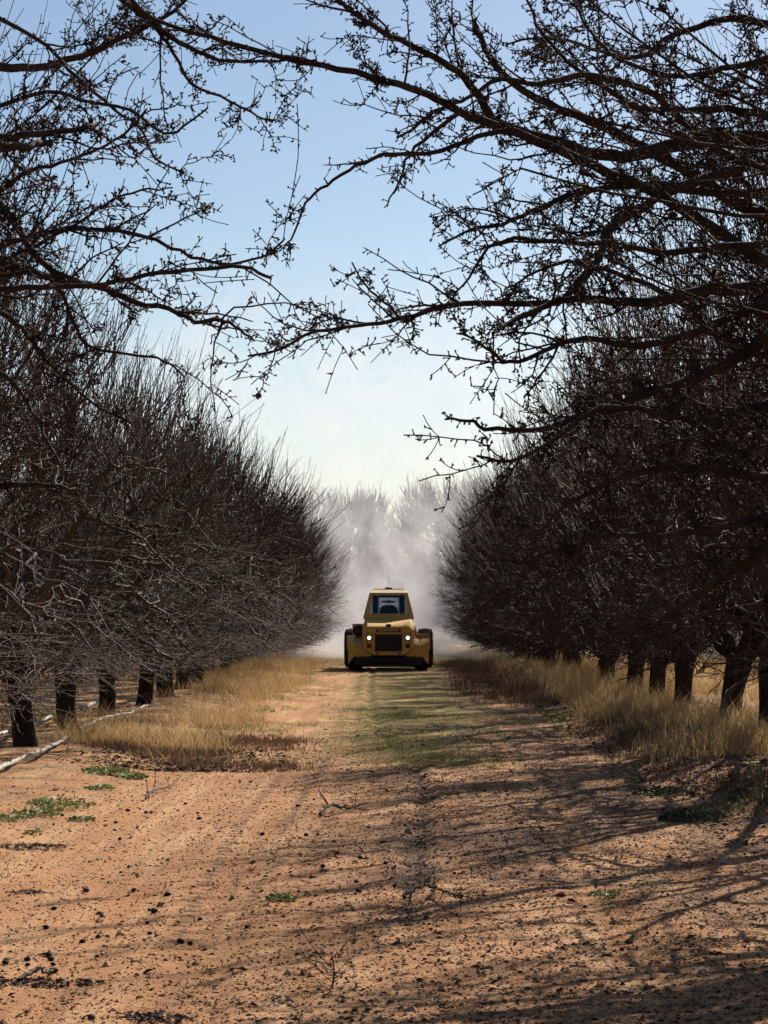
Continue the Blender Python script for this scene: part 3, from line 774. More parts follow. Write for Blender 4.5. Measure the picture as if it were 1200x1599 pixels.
tag(grass('short_grass', 9000, (-5.0, 3.5, 66, 100), 0.12, 0.012, GREEN, 12, 0.2, 40, lambda x, y: patch(x, y, 131, 0.3), 0.6, 0.5), 'green tinged grass behind the vehicle', 'grass')

def litter(name, n, fx, fy, size, mat, seed, flat=True):
    g = np.random.default_rng(seed)
    x, y = fx(g, n), fy(g, n)
    if seed == 27: x = x + track_x(y)
    z = ground_h(x, y)
    s = size * np.exp(g.normal(0, 0.45, n))
    a = g.uniform(0, 6.283, n)
    u = np.stack([np.cos(a), np.sin(a), g.normal(0, 0.25, n)], -1); v = np.stack([-np.sin(a), np.cos(a), g.normal(0, 0.3, n)], -1)
    b = Bag(); c = np.stack([x, y, z], -1)
    i = np.arange(n)[:, None]
    if flat:                                        # curled leaf: two quads folded along the middle
        up = np.array([0, 0, 1.0])
        V = np.stack([c - u * s[:, None], c + v * s[:, None] * 0.45 + up * s[:, None] * 0.45, c + u * s[:, None] + up * (s * 0.15)[:, None], c - v * s[:, None] * 0.45 + up * s[:, None] * 0.35, c + up * (s * 0.05)[:, None]], 1)
        b.add(V, None, np.concatenate([i * 5 + np.array([q]) for q in ([0, 4, 1], [4, 2, 1], [0, 3, 4], [4, 3, 2])]))
        m = 5
    else:                                           # clod: irregular octahedron
        w = np.array([0, 0, 1.0])
        j = lambda: (s * g.uniform(0.55, 1.2, n))[:, None]
        V = np.stack([c + u * j(), c + v * j(), c - u * j(), c - v * j(), c + w * j() * 0.75, c - w * s[:, None] * 0.4], 1)
        b.add(V, None, np.concatenate([i * 6 + np.array([q]) for q in ([0, 1, 4], [1, 2, 4], [2, 3, 4], [3, 0, 4], [1, 0, 5], [2, 1, 5], [3, 2, 5], [0, 3, 5])]))
        m = 6
    o = link(name, b.mesh(name, mat, False, np.repeat(g.random(n), m)))
    tag(o, kind='stuff')
    return o
near_y = lambda g, n: 8.2 + 24 * g.random(n) ** 1.9
tag(litter('leaf_litter', 34000, lambda g, n: np.clip(g.normal(1.0, 1.2, n), -3, 4.2), near_y, 0.009, LITTER, 21), 'dark dry leaf litter strewn over the shaded side of the alley', 'litter')
tag(litter('leaf_litter', 1100, lambda g, n: g.normal(0, 0.085, n), lambda g, n: 11 + 22 * g.random(n) ** 1.4, 0.011, LITTER, 27), 'dark litter caught in the wandering wheel mark', 'litter')
tag(litter('leaf_litter', 2600, lambda g, n: g.uniform(-3.6, 0, n), near_y, 0.010, LITTER, 22), 'sparse dark leaf litter on the sunlit bare soil', 'litter')
tag(litter('leaf_litter', 9000, lambda g, n: g.uniform(2.3, 5.0, n), lambda g, n: g.uniform(13, 40, n), 0.02, LITTER, 23), 'dead leaves heaped along the foot of the right row', 'litter')
tag(litter('leaf_litter', 4500, lambda g, n: g.normal(-2.2, 0.55, n), lambda g, n: 22.8 + np.abs(g.normal(0, 3.0, n)), 0.017, LITTER, 24), 'dead leaves among the weeds in front of the left grass', 'litter')
tag(litter('soil_clods', 60000, lambda g, n: g.uniform(-3.2, 3.4, n), lambda g, n: 8.2 + 20 * g.random(n) ** 1.8, 0.0055, CLOD, 25, False), 'small crumbs of red soil over the alley', 'soil')
tag(litter('soil_clods', 900, lambda g, n: g.normal(0.0, 1.6, n), lambda g, n: 8.2 + 16 * g.random(n) ** 1.6, 0.012, CLOD, 26, False), 'bigger clods of red soil over the alley', 'soil')

# individual dark nuts on the bare soil
def nut_mesh(seed):
    g = np.random.default_rng(seed); b = Bag(); nu, nv = 8, 6; V = []
    for j in range(nv + 1):
        ph = math.pi * j / nv
        for i in range(nu):
            th = 2 * math.pi * i / nu; k = 1 + 0.14 * g.normal()
            V.append((0.019 * k * math.sin(ph) * math.cos(th), 0.014 * k * math.sin(ph) * math.sin(th), 0.009 + 0.011 * math.cos(ph)))
    Qs = [(j * nu + i, (j + 1) * nu + i, (j + 1) * nu + (i + 1) % nu, j * nu + (i + 1) % nu) for j in range(nv) for i in range(nu)]
    b.add(np.array(V), np.array(Qs)); return b.mesh('fallen_nut', NUT)
NUTS = [nut_mesh(k) for k in range(4)]
NP = [(10, 1496), (8, 1501), (43, 1496), (44, 1504), (77, 1489), (80, 1495), (83, 1503), (84, 1514), (130, 1467), (154, 1460), (234, 1457), (72, 1447), (85, 1417), (160, 1427), (135, 1389), (135, 1389), (230, 1440), (241, 1422),
      (188, 1309), (181, 1283), (179, 1294), (228, 1268), (237, 1268), (215, 1291), (200, 1265), (290, 1254), (309, 1267), (312, 1276), (98, 1274), (116, 1278), (84, 1287), (262, 1395), (210, 1385), (202, 1350), (282, 1465), (297, 1468),
      (313, 1429), (139, 1530), (143, 1585), (260, 1395), (377, 1297), (410, 1300), (487, 1366), (557, 1373), (560, 1388), (602, 1347), (617, 1381), (505, 1351), (563, 1337), (633, 1288), (710, 1360), (720, 1397), (712, 1292), (540, 1257), (478, 1303), (465, 1257)]
for i, (x, y) in enumerate(NP):
    p = G(x, y)
    o = link('fallen_nut', NUTS[i % 4]); o.location = (p.x, p.y, gz(p.x, p.y)); o.rotation_euler = (0.2, 0.1, i * 1.3)
    k = 0.75 + 0.5 * ((i * 37) % 10) / 10; o.scale = (k, k, k)
    tag(o, 'small dark dried nut lying on the bare red soil', 'nut', 'dried nuts fallen on the soil')

def weed(x, y, r, h, n, mat, label, seed, name='green_weed'):
    g = np.random.default_rng(seed); p = G(x, y); b = Bag()
    a = g.uniform(0, 6.283, n); rr = r * np.sqrt(g.random(n)); c = np.stack([np.cos(a) * rr, np.sin(a) * rr * 1.4, h * g.random(n) * (1 - 0.7 * rr / r)], -1)
    d = unit(np.stack([np.cos(a) + g.normal(0, .5, n), np.sin(a) + g.normal(0, .5, n), g.uniform(0.1, 0.9, n)], -1)); sdv = unit(np.cross(d, g.normal(0, 1, (n, 3)))); l = g.uniform(0.02, 0.045, n)[:, None]
    V = np.stack([c, c + d * l * 0.5 + sdv * l * 0.28, c + d * l, c + d * l * 0.5 - sdv * l * 0.28], 1)
    b.add(V, np.arange(n)[:, None] * 4 + np.array([[0, 1, 2, 3]]))
    vary = [np.repeat(g.random(n), 4)]
    for q in range(10):                             # runners creeping out from the root
        ra = q * 0.628 + g.normal(0, 0.15); C = np.stack([np.cos(ra + 0.3 * np.linspace(0, 1, 5)) * r * np.linspace(0, 0.95, 5), np.sin(ra + 0.3 * np.linspace(0, 1, 5)) * r * 1.4 * np.linspace(0, 0.95, 5), 0.012 + 0.3 * h * np.sin(np.linspace(0, 3, 5))], -1)
        b.tubes(C[None], np.full((1, 5), 0.003), 3); vary.append(np.full(15, 0.5))
    o = link(name, b.mesh(name, mat, False, np.concatenate(vary))); o.location = (p.x, p.y, gz(p.x, p.y) - 0.005)
    return tag(o, label, 'weed')
for i, a in enumerate([
    (92, 1262, 0.26, 0.10, 420, LEAFG, 'largest bright green weed patch on the bare soil at left, below the pale branch'),
    (58, 1275, 0.20, 0.06, 230, LEAFG, 'flat green weed patch just left below the largest one on bare soil'),
    (165, 1214, 0.22, 0.09, 480, LEAFG, 'bright green weed at the front edge of the brown dead weeds on the left'),
    (206, 1217, 0.14, 0.07, 420, LEAFG, 'small green weed right beside the bright one by the dead weeds'),
    (153, 1235, 0.13, 0.05, 110, LEAFG, 'small flat green weed alone on soil between dead weeds and weed patches'),
    (16, 1284, 0.15, 0.05, 120, LEAFG, 'small green weed at the left picture edge on bare soil'),
    (128, 1279, 0.10, 0.04, 80, LEAFG, 'tiny green weed right of the weed patches beside a dark nut'),
    (53, 1302, 0.06, 0.06, 40, LEAFG, 'tiny upright green weed nearest the camera on the left soil'),
    (440, 1402, 0.07, 0.04, 70, LEAFG, 'lone green weed on open soil left of the wandering wheel mark'),
    (992, 1220, 0.10, 0.12, 120, LEAFG, 'yellow green weed left of the thin dead stalk on the right'),
    (947, 1391, 0.08, 0.04, 70, LEAFG, 'small green weed among the branch shadows at lower right'),
    (1075, 1276, 0.22, 0.10, 480, DARKG, 'dark green spreading weed on the shaded soil at right'),
    (1040, 1238, 0.28, 0.07, 460, DARKG, 'low dark weed mat at the foot of the thin dead stalk'),
    (1190, 1262, 0.30, 0.16, 520, DARKG, 'dark weed clump at the right picture edge'),
    (1012, 1160, 0.40, 0.20, 420, DARKG, 'dark bushy weed in front of the right grass strip'),
    (400, 1112, 0.30, 0.14, 260, LEAFG, 'green weed tuft at the edge of the left straw grass'),
    (310, 1152, 0.34, 0.14, 260, LEAFG, 'green weed growing inside the left straw grass')]):
    weed(*a, 500 + i)

# fallen wood
def stick(name, pts, r0, r1, mat, label, cat, seed, lift=0.03, twigs=0, tl=0.2):
    g = np.random.default_rng(seed); b = Bag()
    w = [G(x, y) for x, y in pts]; org = w[0].copy(); org.z = gz(org.x, org.y)
    c3 = catmull([(p.x, p.y, gz(p.x, p.y) + lift + (0.05 * g.random() if i % 2 else 0)) for i, p in enumerate(w)], len(pts) * 6)
    C = c3 - np.array(org); C[1:-1] += g.normal(0, 0.006, (len(C) - 2, 3))
    Rr = np.linspace(r0, r1, len(C)); b.tubes(C[None], Rr[None], 7, True)
    if twigs:
        k = g.integers(3, len(C) - 1, twigs); t = tangents(C[None])[0][k]
        d = unit(t * 0.6 + g.normal(0, 0.6, (twigs, 3)) + np.array([0, 0, 0.35])); L = g.uniform(0.3, 1, (twigs, 1)) * tl
        B = bez(C[k], C[k] + d * L * 0.5 + g.normal(0, .08, (twigs, 3)) * L, C[k] + d * L, 6); b.tubes(B, np.maximum(Rr[k] * 0.55, 0.0025)[:, None] * np.linspace(1, 0.5, 6)[None], 4)
        j = g.integers(1, 5, twigs * 2); kk = g.integers(0, twigs, twigs * 2); d2 = unit(g.normal(0, 0.7, (twigs * 2, 3)) + d[kk]); p = B[kk, j]
        b.cones(p, p + d2 * tl * 0.4 * g.random((twigs * 2, 1)), 0.003)
    o = link(name, b.mesh(name, mat)); o.location = org
    return tag(o, label, cat)
stick('fallen_branch', [(-60, 1262), (0, 1228), (30, 1208), (60, 1203), (90, 1180), (104, 1172)], 0.023, 0.017, BARK_PALE, 'thick pale dead branch lying on bare soil, reaching in from the left edge', 'branch', 1, 0.05)
stick('fallen_branch', [(125, 1168), (165, 1148), (205, 1138), (228, 1128), (250, 1128)], 0.019, 0.010, BARK_PALE, 'thinner pale dead branch lying along the left edge of the straw grass', 'branch', 2, 0.13)
stick('fallen_branch', [(-30, 1172), (22, 1160), (55, 1148), (85, 1134), (106, 1129)], 0.028, 0.02, BARK_PALE, 'pale grey dead branch on the ground behind the first left trunk', 'branch', 3, 0.05)
stick('fallen_branch', [(128, 1126), (150, 1118), (175, 1108)], 0.03, 0.02, BARK_PALE, 'short pale dead branch behind the second left trunk', 'branch', 4, 0.06)
stick('fallen_twig', [(500, 1272), (520, 1266), (545, 1266), (577, 1264)], 0.012, 0.006, BARK_DRY, 'dark curved fallen twig on soil in the middle of the alley', 'twig', 5, 0.03, 5, 0.22)
stick('fallen_twig', [(632, 1412), (655, 1402), (680, 1400), (705, 1412), (722, 1416)], 0.010, 0.004, BARK_DRY, 'forked dark twig lying at the near end of the wandering wheel mark', 'twig', 6, 0.06, 10, 0.25)
stick('fallen_twig', [(228, 1249), (240, 1243), (262, 1232), (285, 1222)], 0.009, 0.004, BARK_DRY, 'thin dry twig on bare soil in front of the left dead weeds', 'twig', 7, 0.03, 6, 0.25)
stick('fallen_twig', [(30, 1532), (55, 1524), (82, 1516)], 0.011, 0.006, BARK_DRY, 'short dark stick among litter at lower left', 'twig', 8, 0.02, 3, 0.12)
def stalk(x, y, h, label, seed, spread=0.25, n=9, r=0.007, name='dead_stalk'):
    g = np.random.default_rng(seed); p = G(x, y); b = Bag()
    C = np.stack([0.02 * np.sin(np.linspace(0, 3, 8)), 0 * np.arange(8.), np.linspace(-0.03, h, 8)], -1); b.tubes(C[None], np.linspace(r, r * 0.4, 8)[None], 5)
    k = g.integers(1, 7, n); a = g.uniform(0, 6.283, n); d = unit(np.stack([np.cos(a), np.sin(a), g.uniform(0.3, 1.2, n)], -1)); L = g.uniform(0.3, 1, (n, 1)) * spread
    B = bez(C[k], C[k] + d * L * 0.5 + np.array([0, 0, -0.03]), C[k] + d * L, 6); b.tubes(B, r * 0.45 * np.linspace(1, 0.5, 6)[None] * np.ones((n, 1)), 4)
    kk = g.integers(0, n, n * 3); j = g.integers(2, 6, n * 3); q = B[kk, j]; b.cones(q, q + unit(d[kk] + g.normal(0, .6, (n * 3, 3))) * spread * 0.25, 0.0025)
    o = link(name, b.mesh(name, BARK_DRY)); o.location = (p.x, p.y, gz(p.x, p.y))
    return tag(o, label, 'weed')
stalk(1077, 1224, 0.52, 'thin upright dead stalk standing alone before the right grass strip', 31, 0.18, 8)
stalk(515, 1536, 0.16, 'branching dead weed in the shade at the bottom of the picture', 32, 0.22, 12, 0.005, 'dead_weed')
stalk(552, 1262, 0.16, 'small branching dead weed by the curved fallen twig', 33, 0.12, 7, 0.004, 'dead_weed')
stalk(8, 1368, 0.10, 'tiny dead weed at the left picture edge on bare soil', 34, 0.10, 6, 0.003, 'dead_weed')
def heap(x, y, rx, ry, n, label, seed):
    g = np.random.default_rng(seed); p = G(x, y); b = Bag()
    a = g.uniform(0, 6.283, n); q = np.sqrt(g.random(n)); c = np.stack([np.cos(a) * q * rx, np.sin(a) * q * ry, 0.014 * (1 - q) + 0.008 * g.random(n)], -1)
    u = unit(g.normal(0, 1, (n, 3)) * [1, 1, .4]); v = unit(np.cross(u, g.normal(0, 1, (n, 3)))); s = g.uniform(0.008, 0.021, (n, 1))
    b.add(np.stack([c - u * s, c - v * s * 0.4, c + u * s, c + v * s * 0.4], 1), np.arange(n)[:, None] * 4 + np.array([[0, 1, 2, 3]]))
    o = link('leaf_heap', b.mesh('leaf_heap', LITTER, False, np.repeat(0.15 + g.random(n) * 0.85, 4))); o.location = (p.x, p.y, gz(p.x, p.y))
    tag(o, label, 'leaf heap')
heap(32, 1323, 0.32, 0.20, 420, 'flat heap of dark dead leaves on bare soil at the left edge', 1)
heap(42, 1390, 0.12, 0.06, 90, 'small strip of dark dead leaves below the larger leaf heap', 2)
heap(228, 1580, 0.20, 0.12, 300, 'dark dead leaf heap at the bottom of the picture left of centre', 3)
heap(60, 1530, 0.30, 0.10, 260, 'dark leaf drift around the short stick at lower left', 4)

# ------------------------------------------------------------------ orchard vehicle
class MB:
    def __init__(s): s.v = []; s.f = []
    def poly(s, pts, faces):
        n = len(s.v); s.v += [tuple(p) for p in pts]; s.f += [tuple(i + n for i in f) for f in faces]
    def box(s, x0, x1, y0, y1, z0, z1): s.hexa([(x0, y0, z0), (x1, y0, z0), (x1, y1, z0), (x0, y1, z0)], [(x0, y0, z1), (x1, y0, z1), (x1, y1, z1), (x0, y1, z1)])
    def hexa(s, b, t): s.poly(b + t, [(3, 2, 1, 0), (4, 5, 6, 7), (0, 1, 5, 4), (1, 2, 6, 5), (2, 3, 7, 6), (3, 0, 4, 7)])
    def ring(s, outer, inner, th):
        th = Vector(th); o = [Vector(p) for p in outer]; i = [Vector(p) for p in inner]; n = len(o)
        pts = o + i + [p + th for p in o] + [p + th for p in i]; F = []
        for k in range(n):
            j = (k + 1) % n
            F += [(k, j, n + j, n + k), (2 * n + k, 3 * n + k, 3 * n + j, 2 * n + j), (k, 2 * n + k, 2 * n + j, j), (n + k, n + j, 3 * n + j, 3 * n + k)]
        s.poly(pts, F)
    def lathe(s, prof, axis='x', n=28, c=(0, 0, 0)):
        """prof [(along, radius)]"""
        pts = []; m = len(prof)
        for k in range(n):
            a = 2 * math.pi * k / n
            for u, r in prof:
                q = (u, r * math.cos(a), r * math.sin(a)) if axis == 'x' else ((r * math.cos(a), u, r * math.sin(a)) if axis == 'y' else (r * math.cos(a), r * math.sin(a), u))
                pts.append((q[0] + c[0], q[1] + c[1], q[2] + c[2]))
        F = [(k * m + j, ((k + 1) % n) * m + j, ((k + 1) % n) * m + j + 1, k * m + j + 1) for k in range(n) for j in range(m - 1)]
        F += [tuple(k * m for k in range(n)), tuple(k * m + m - 1 for k in range(n))[::-1]]
        s.poly(pts, F)
    def build(s, name, mat, parent=None, bevel=0.0, smooth=False):
        me = bpy.data.meshes.new(name); me.from_pydata(s.v, [], s.f); me.validate()
        import bmesh
        bm = bmesh.new(); bm.from_mesh(me); bmesh.ops.recalc_face_normals(bm, faces=bm.faces[:])
        if bevel:
            ed = [e for e in bm.edges if len(e.link_faces) == 2 and e.calc_face_angle(0) > 0.5]
            bmesh.ops.bevel(bm, geom=ed, offset=bevel, segments=2, affect='EDGES', profile=0.6)
        bm.to_mesh(me); bm.free()
        if smooth: me.polygons.foreach_set('use_smooth', [True] * len(me.polygons))
        me.materials.append(mat)
        return link(name, me, parent)

VEH = G(607, 1048)
veh = empty('orchard_shaker', (VEH.x, VEH.y, gz(VEH.x, VEH.y)))
tag(veh, 'dusty ochre low orchard shaker machine with lit round headlights driving toward the camera', 'vehicle')
# local axes: x to picture right, y away from the camera, z up; the nose is at y = 0
# hood: cross sections from the nose back to the cab
hood = MB()
def sec(y, w0, w1, w2, z0, z1, z2): return [(-w0, y, z0), (w0, y, z0), (w1, y, z0 + 0.16), (w1, y, z1), (w2, y, z2), (-w2, y, z2), (-w1, y, z1), (-w1, y, z0 + 0.16)]
s0 = sec(0.0, 0.40, 0.64, 0.57, 0.43, 1.12, 1.20); s0[2] = (0.64, 0, 0.60); s0[7] = (-0.64, 0, 0.60)
s1 = sec(0.16, 0.42, 0.70, 0.57, 0.42, 1.09, 1.25); s2 = sec(1.25, 0.45, 0.71, 0.61, 0.42, 1.24, 1.41)
n8 = 8; pts = s0 + s1 + s2; F = [tuple(range(8))[::-1], tuple(range(16, 24))]
for k in range(8):
    j = (k + 1) % 8; F += [(k, j, 8 + j, 8 + k), (8 + k, 8 + j, 16 + j, 16 + k)]
hood.poly(pts, F)
hood_o = hood.build('hood', YEL, veh, 0.012)
m = MB(); m.box(-0.365, 0.365, -0.012, 0.03, 0.53, 0.99); grille = m.build('grille', BLACK, veh, 0.012)
m = MB()
for k in range(13): m.box(-0.33 + k * 0.055 - 0.008, -0.33 + k * 0.055 + 0.008, -0.022, -0.012, 0.56, 0.96)
m.build('grille_bars', BLACK, grille)
m = MB(); m.box(-0.335, 0.335, -0.010, 0.03, 1.05, 1.14); slot = m.build('hood_slot', BLACK, veh, 0.018)
m = MB(); m.box(-0.27, 0.27, -0.030, -0.010, 1.078, 1.115); m.build('slot_bar', YEL, slot, 0.004)
m = MB(); m.box(-0.07, 0.07, -0.022, 0.05, 1.205, 1.262); m.box(-0.03, 0.03, -0.03, 0.03, 1.165, 1.206); m.build('hood_latch', BLACK, veh, 0.006)
for sx in (-1, 1):
    m = MB(); m.lathe([(-0.03, 0.080), (0.02, 0.088)], 'y', 24, (sx * 0.52, 0, 0.895)); hl = m.build('headlight', BLACK, veh)
    m = MB(); m.lathe([(-0.055, 0.03), (-0.048, 0.042), (-0.031, 0.055)], 'y', 24, (sx * 0.52, 0, 0.895)); m.build('lens', LAMP, hl, 0, True)
    m = MB(); m.box(sx * 0.52 - 0.055, sx * 0.52 + 0.055, -0.02, 0.02, 0.625, 0.735); ml = m.build('marker_lamp', BLACK, veh, 0.006)
    m = MB(); m.box(sx * 0.52 - 0.035, sx * 0.52 + 0.035, -0.03, -0.02, 0.645, 0.715); m.build('lens', REDLAMP, ml, 0.004)
# front fender boxes
for sx in (-1, 1):
    m = MB()
    b = [(0.44, 0.10, 0.40), (0.93, 0.10, 0.40), (1.09, 0.30, 0.18), (1.09, 1.45, 0.18), (0.44, 1.45, 0.40)]
    t = [(0.66, 0.10, 0.695), (0.93, 0.10, 0.695), (1.09, 0.30, 0.80), (1.09, 1.45, 0.93), (0.66, 1.45, 0.93)]
    pts = [(sx * x, y, z) for x, y, z in b + t]
    m.poly(pts, [(0, 1, 2, 3, 4), (5, 6, 7, 8, 9), (0, 1, 6, 5), (1, 2, 7, 6), (2, 3, 8, 7), (3, 4, 9, 8), (4, 0, 5, 9)])
    fo = m.build('fender', YEL, veh, 0.012)
    m = MB(); m.box(sx * 0.80 - 0.06, sx * 0.80 + 0.06, 0.088, 0.11, 0.372, 0.395); m.build('fog_lamp', STEEL, fo, 0.004)
def wheel(x, y, r, w):
    m = MB(); h = w / 2
    m.lathe([(-h * 0.8, r * 0.55), (-h, r * 0.62), (-h, r * 0.80), (-h * 0.86, r * 0.92), (-h * 0.6, r * 0.975), (-h * 0.3, r), (h * 0.3, r), (h * 0.6, r * 0.975), (h * 0.86, r * 0.92), (h, r * 0.80), (h, r * 0.62), (h * 0.8, r * 0.55)], 'x', 40, (0, 0, 0))
    n = 22
    for k in range(n):                              # chevron lugs
        for s in (-1, 1):
            a0 = 2 * math.pi * (k + (0.5 if s > 0 else 0)) / n; a1 = a0 + 0.16
            q = []
            for rr in (r * 0.97, r * 1.035):
                for xx, aa in ((s * h * 0.05, a0), (s * h * 0.86, a1), (s * h * 0.86, a1 + 0.09), (s * h * 0.05, a0 + 0.09)):
                    r2 = rr if abs(xx) < h * 0.5 else rr * 0.94
                    q.append((xx, r2 * math.cos(aa), r2 * math.sin(aa)))
            m.hexa(q[:4], q[4:])
    t = m.build('wheel', RUBBER, veh); t.location = (x, y, r * 1.03)
    m = MB(); m.lathe([(-h * 0.6, r * 0.30), (-h * 0.75, r * 0.56), (h * 0.75, r * 0.56), (h * 0.6, r * 0.30), (h * 0.7, r * 0.12)], 'x', 28); rm = m.build('rim', YEL, t)
    m = MB()
    for k in range(6):
        a = k * math.pi / 3; m.lathe([(-h * 0.82, 0.018), (h * 0.82, 0.018)], 'x', 6, (0, r * 0.22 * math.cos(a), r * 0.22 * math.sin(a)))
    m.build('wheel_nuts', STEEL, rm)
for sx in (-1, 1):
    wheel(sx * 0.89, 0.74, 0.35, 0.38)
    wheel(sx * 1.03, 3.15, 0.55, 0.44)
# low skid plate and chassis
m = MB()
m.hexa([(-0.92, 0.16, 0.17), (0.92, 0.16, 0.17), (0.72, 1.3, 0.17), (-0.72, 1.3, 0.17)], [(-0.90, 0.12, 0.38), (0.90, 0.12, 0.38), (0.72, 1.3, 0.415), (-0.72, 1.3, 0.415)])
m.build('skid_plate', BLACK, veh, 0.01)
m = MB(); m.box(-0.62, 0.62, 1.3, 4.1, 0.28, 0.62); m.build('chassis', BLACK, veh, 0.02)
m = MB(); m.lathe([(-0.85, 0.035), (0.85, 0.035)], 'x', 12, (0, 0.85, 0.13)); m.build('shaker_bar', STEEL, veh)
m = MB(); m.hexa([(-0.95, 2.62, 0.62), (0.95, 2.62, 0.62), (0.8, 4.4, 0.62), (-0.8, 4.4, 0.62)], [(-0.72, 2.62, 1.25), (0.72, 2.62, 1.25), (0.6, 4.4, 0.95), (-0.6, 4.4, 0.95)])
m.build('engine_cover', YEL, veh, 0.02)
m = MB(); m.box(-1.15, -0.72, 1.5, 2.6, 0.55, 0.92); m.box(0.72, 1.15, 1.5, 2.6, 0.55, 0.90); m.build('side_tanks', YEL, veh, 0.02)
m = MB(); m.lathe([(1.2, 0.10), (1.22, 0.145), (1.62, 0.145), (1.66, 0.09)], 'y', 24, (-0.83, 0, 1.08)); ac = m.build('air_cleaner', BLACK, veh)
m = MB(); m.box(-1.0, -0.70, 1.60, 1.68, 0.93, 1.26); m.build('bracket', YEL, ac, 0.01)
m = MB(); m.box(0.76, 1.12, 1.15, 1.45, 0.88, 0.99); m.build('tool_box', m_paint('orange_paint', (0.40, 0.17, 0.05)), veh, 0.012)
def hose(pts, rad, name='hose'):
    b = Bag(); C = catmull(pts, 14); b.tubes(C[None], np.full((1, 14), rad), 7, True); return link(name, b.mesh(name, BLACK), veh)
hose([(0.66, 0.30, 0.92), (0.74, 0.34, 0.98), (0.84, 0.5, 0.93), (0.86, 0.7, 0.80)], 0.016)
hose([(-0.66, 0.45, 1.0), (-0.76, 0.5, 1.05), (-0.86, 0.8, 0.98), (-0.88, 1.0, 0.80)], 0.016)
hose([(-0.5, 0.14, 0.30), (-0.3, 0.06, 0.26), (0.0, 0.05, 0.25), (0.3, 0.06, 0.27), (0.5, 0.14, 0.30)], 0.018)
m = MB()
for sx in (-1, 1):
    for q in range(5): m.lathe([(0.088, 0.012), (0.10, 0.014)], 'y', 8, (sx * (0.66 + q * 0.06), 0, 0.66)); m.lathe([(0.088, 0.012), (0.10, 0.014)], 'y', 8, (sx * (0.66 + q * 0.06), 0, 0.44))
m.build('fender_bolts', STEEL, veh)
m = MB()
for sx in (-1, 1): m.box(sx * 0.575 - 0.005, sx * 0.575 + 0.005, -0.004, 0.01, 0.66, 1.08); m.box(sx * 0.30 - 0.03, sx * 0.30 + 0.03, -0.012, 0.02, 0.455, 0.50)
m.box(-0.57, 0.57, -0.004, 0.01, 1.022, 1.03); m.build('panel_seams', BLACK, hood_o)
# cab
cab = empty('cab', (0, 0, 0)); cab.parent = veh
Y0, Y1, YT0, YT1 = 1.25, 2.6, 1.48, 2.50
ob = [(-0.705, Y0, 1.40), (0.705, Y0, 1.40), (0.525, YT0, 2.11), (-0.525, YT0, 2.11)]
def lerp(a, b, t): return tuple(a[i] + (b[i] - a[i]) * t for i in range(3))
def onface(q, u, v):                                # bilinear point on a face
    return lerp(lerp(q[0], q[1], u), lerp(q[3], q[2], u), v)
def window_wall(name, q, u0, u1, v0, v1, th, glass, gname):
    i = [onface(q, u0, v0), onface(q, u1, v0), onface(q, u1, v1), onface(q, u0, v1)]
    m = MB(); m.ring(q, i, th); w = m.build(name, YEL, cab_body)
    m = MB(); h = tuple(c * 0.5 for c in th); m.hexa([tuple(p[k] + h[k] for k in range(3)) for p in i], [tuple(p[k] + h[k] * 1.2 for k in range(3)) for p in i]); m.build(gname, GLASS, cab_body)
bpy.data.objects.remove(cab)
m = MB(); m.box(-0.66, 0.66, Y0 + 0.06, Y1 - 0.02, 0.62, 1.40); cab_body = m.build('cab', YEL, veh, 0.01)
window_wall('front_frame', ob, 0.095, 0.905, 0.20, 0.93, (0, 0.045, 0), True, 'windscreen')
rb = [(-0.705, Y1, 1.40), (0.705, Y1, 1.40), (0.525, YT1, 2.11), (-0.525, YT1, 2.11)]
window_wall('rear_frame', rb, 0.085, 0.915, 0.14, 0.93, (0, -0.045, 0), True, 'rear_window')
for sx in (-1, 1):
    q = [(sx * 0.703, Y0 + 0.05, 1.402), (sx * 0.703, Y1 - 0.05, 1.402), (sx * 0.523, YT1 - 0.05, 2.108), (sx * 0.523, YT0 + 0.05, 2.108)]
    window_wall('door', q, 0.08, 0.92, 0.12, 0.92, (-sx * 0.04, 0, 0), True, 'side_window')
m = MB(); m.hexa([(-0.535, YT0 - 0.03, 2.113), (0.535, YT0 - 0.03, 2.113), (0.535, YT1 + 0.03, 2.113), (-0.535, YT1 + 0.03, 2.113)], [(-0.46, YT0 + 0.30, 2.205), (0.46, YT0 + 0.30, 2.205), (0.46, YT1 - 0.03, 2.205), (-0.46, YT1 - 0.03, 2.205)])
roof = m.build('roof', YEL_SUNLIT, cab_body, 0.012)
m = MB(); m.box(-0.42, 0.42, YT0 + 0.33, YT0 + 0.37, 2.207, 2.225); m.box(-0.42, 0.42, YT1 - 0.14, YT1 - 0.10, 2.207, 2.225); m.build('roof_rail', BLACK, roof)
m = MB(); m.box(-0.10, 0.10, YT0 + 0.4, YT0 + 0.56, 2.208, 2.262); m.box(-0.075, -0.02, YT0 + 0.42, YT0 + 0.52, 2.262, 2.275); m.build('beacon', BLACK, roof, 0.006)
m = MB(); m.lathe([(2.21, 0.006), (2.78, 0.003)], 'z', 6, (0.0, YT0 + 0.5, 0)); m.build('antenna', STEEL, roof)
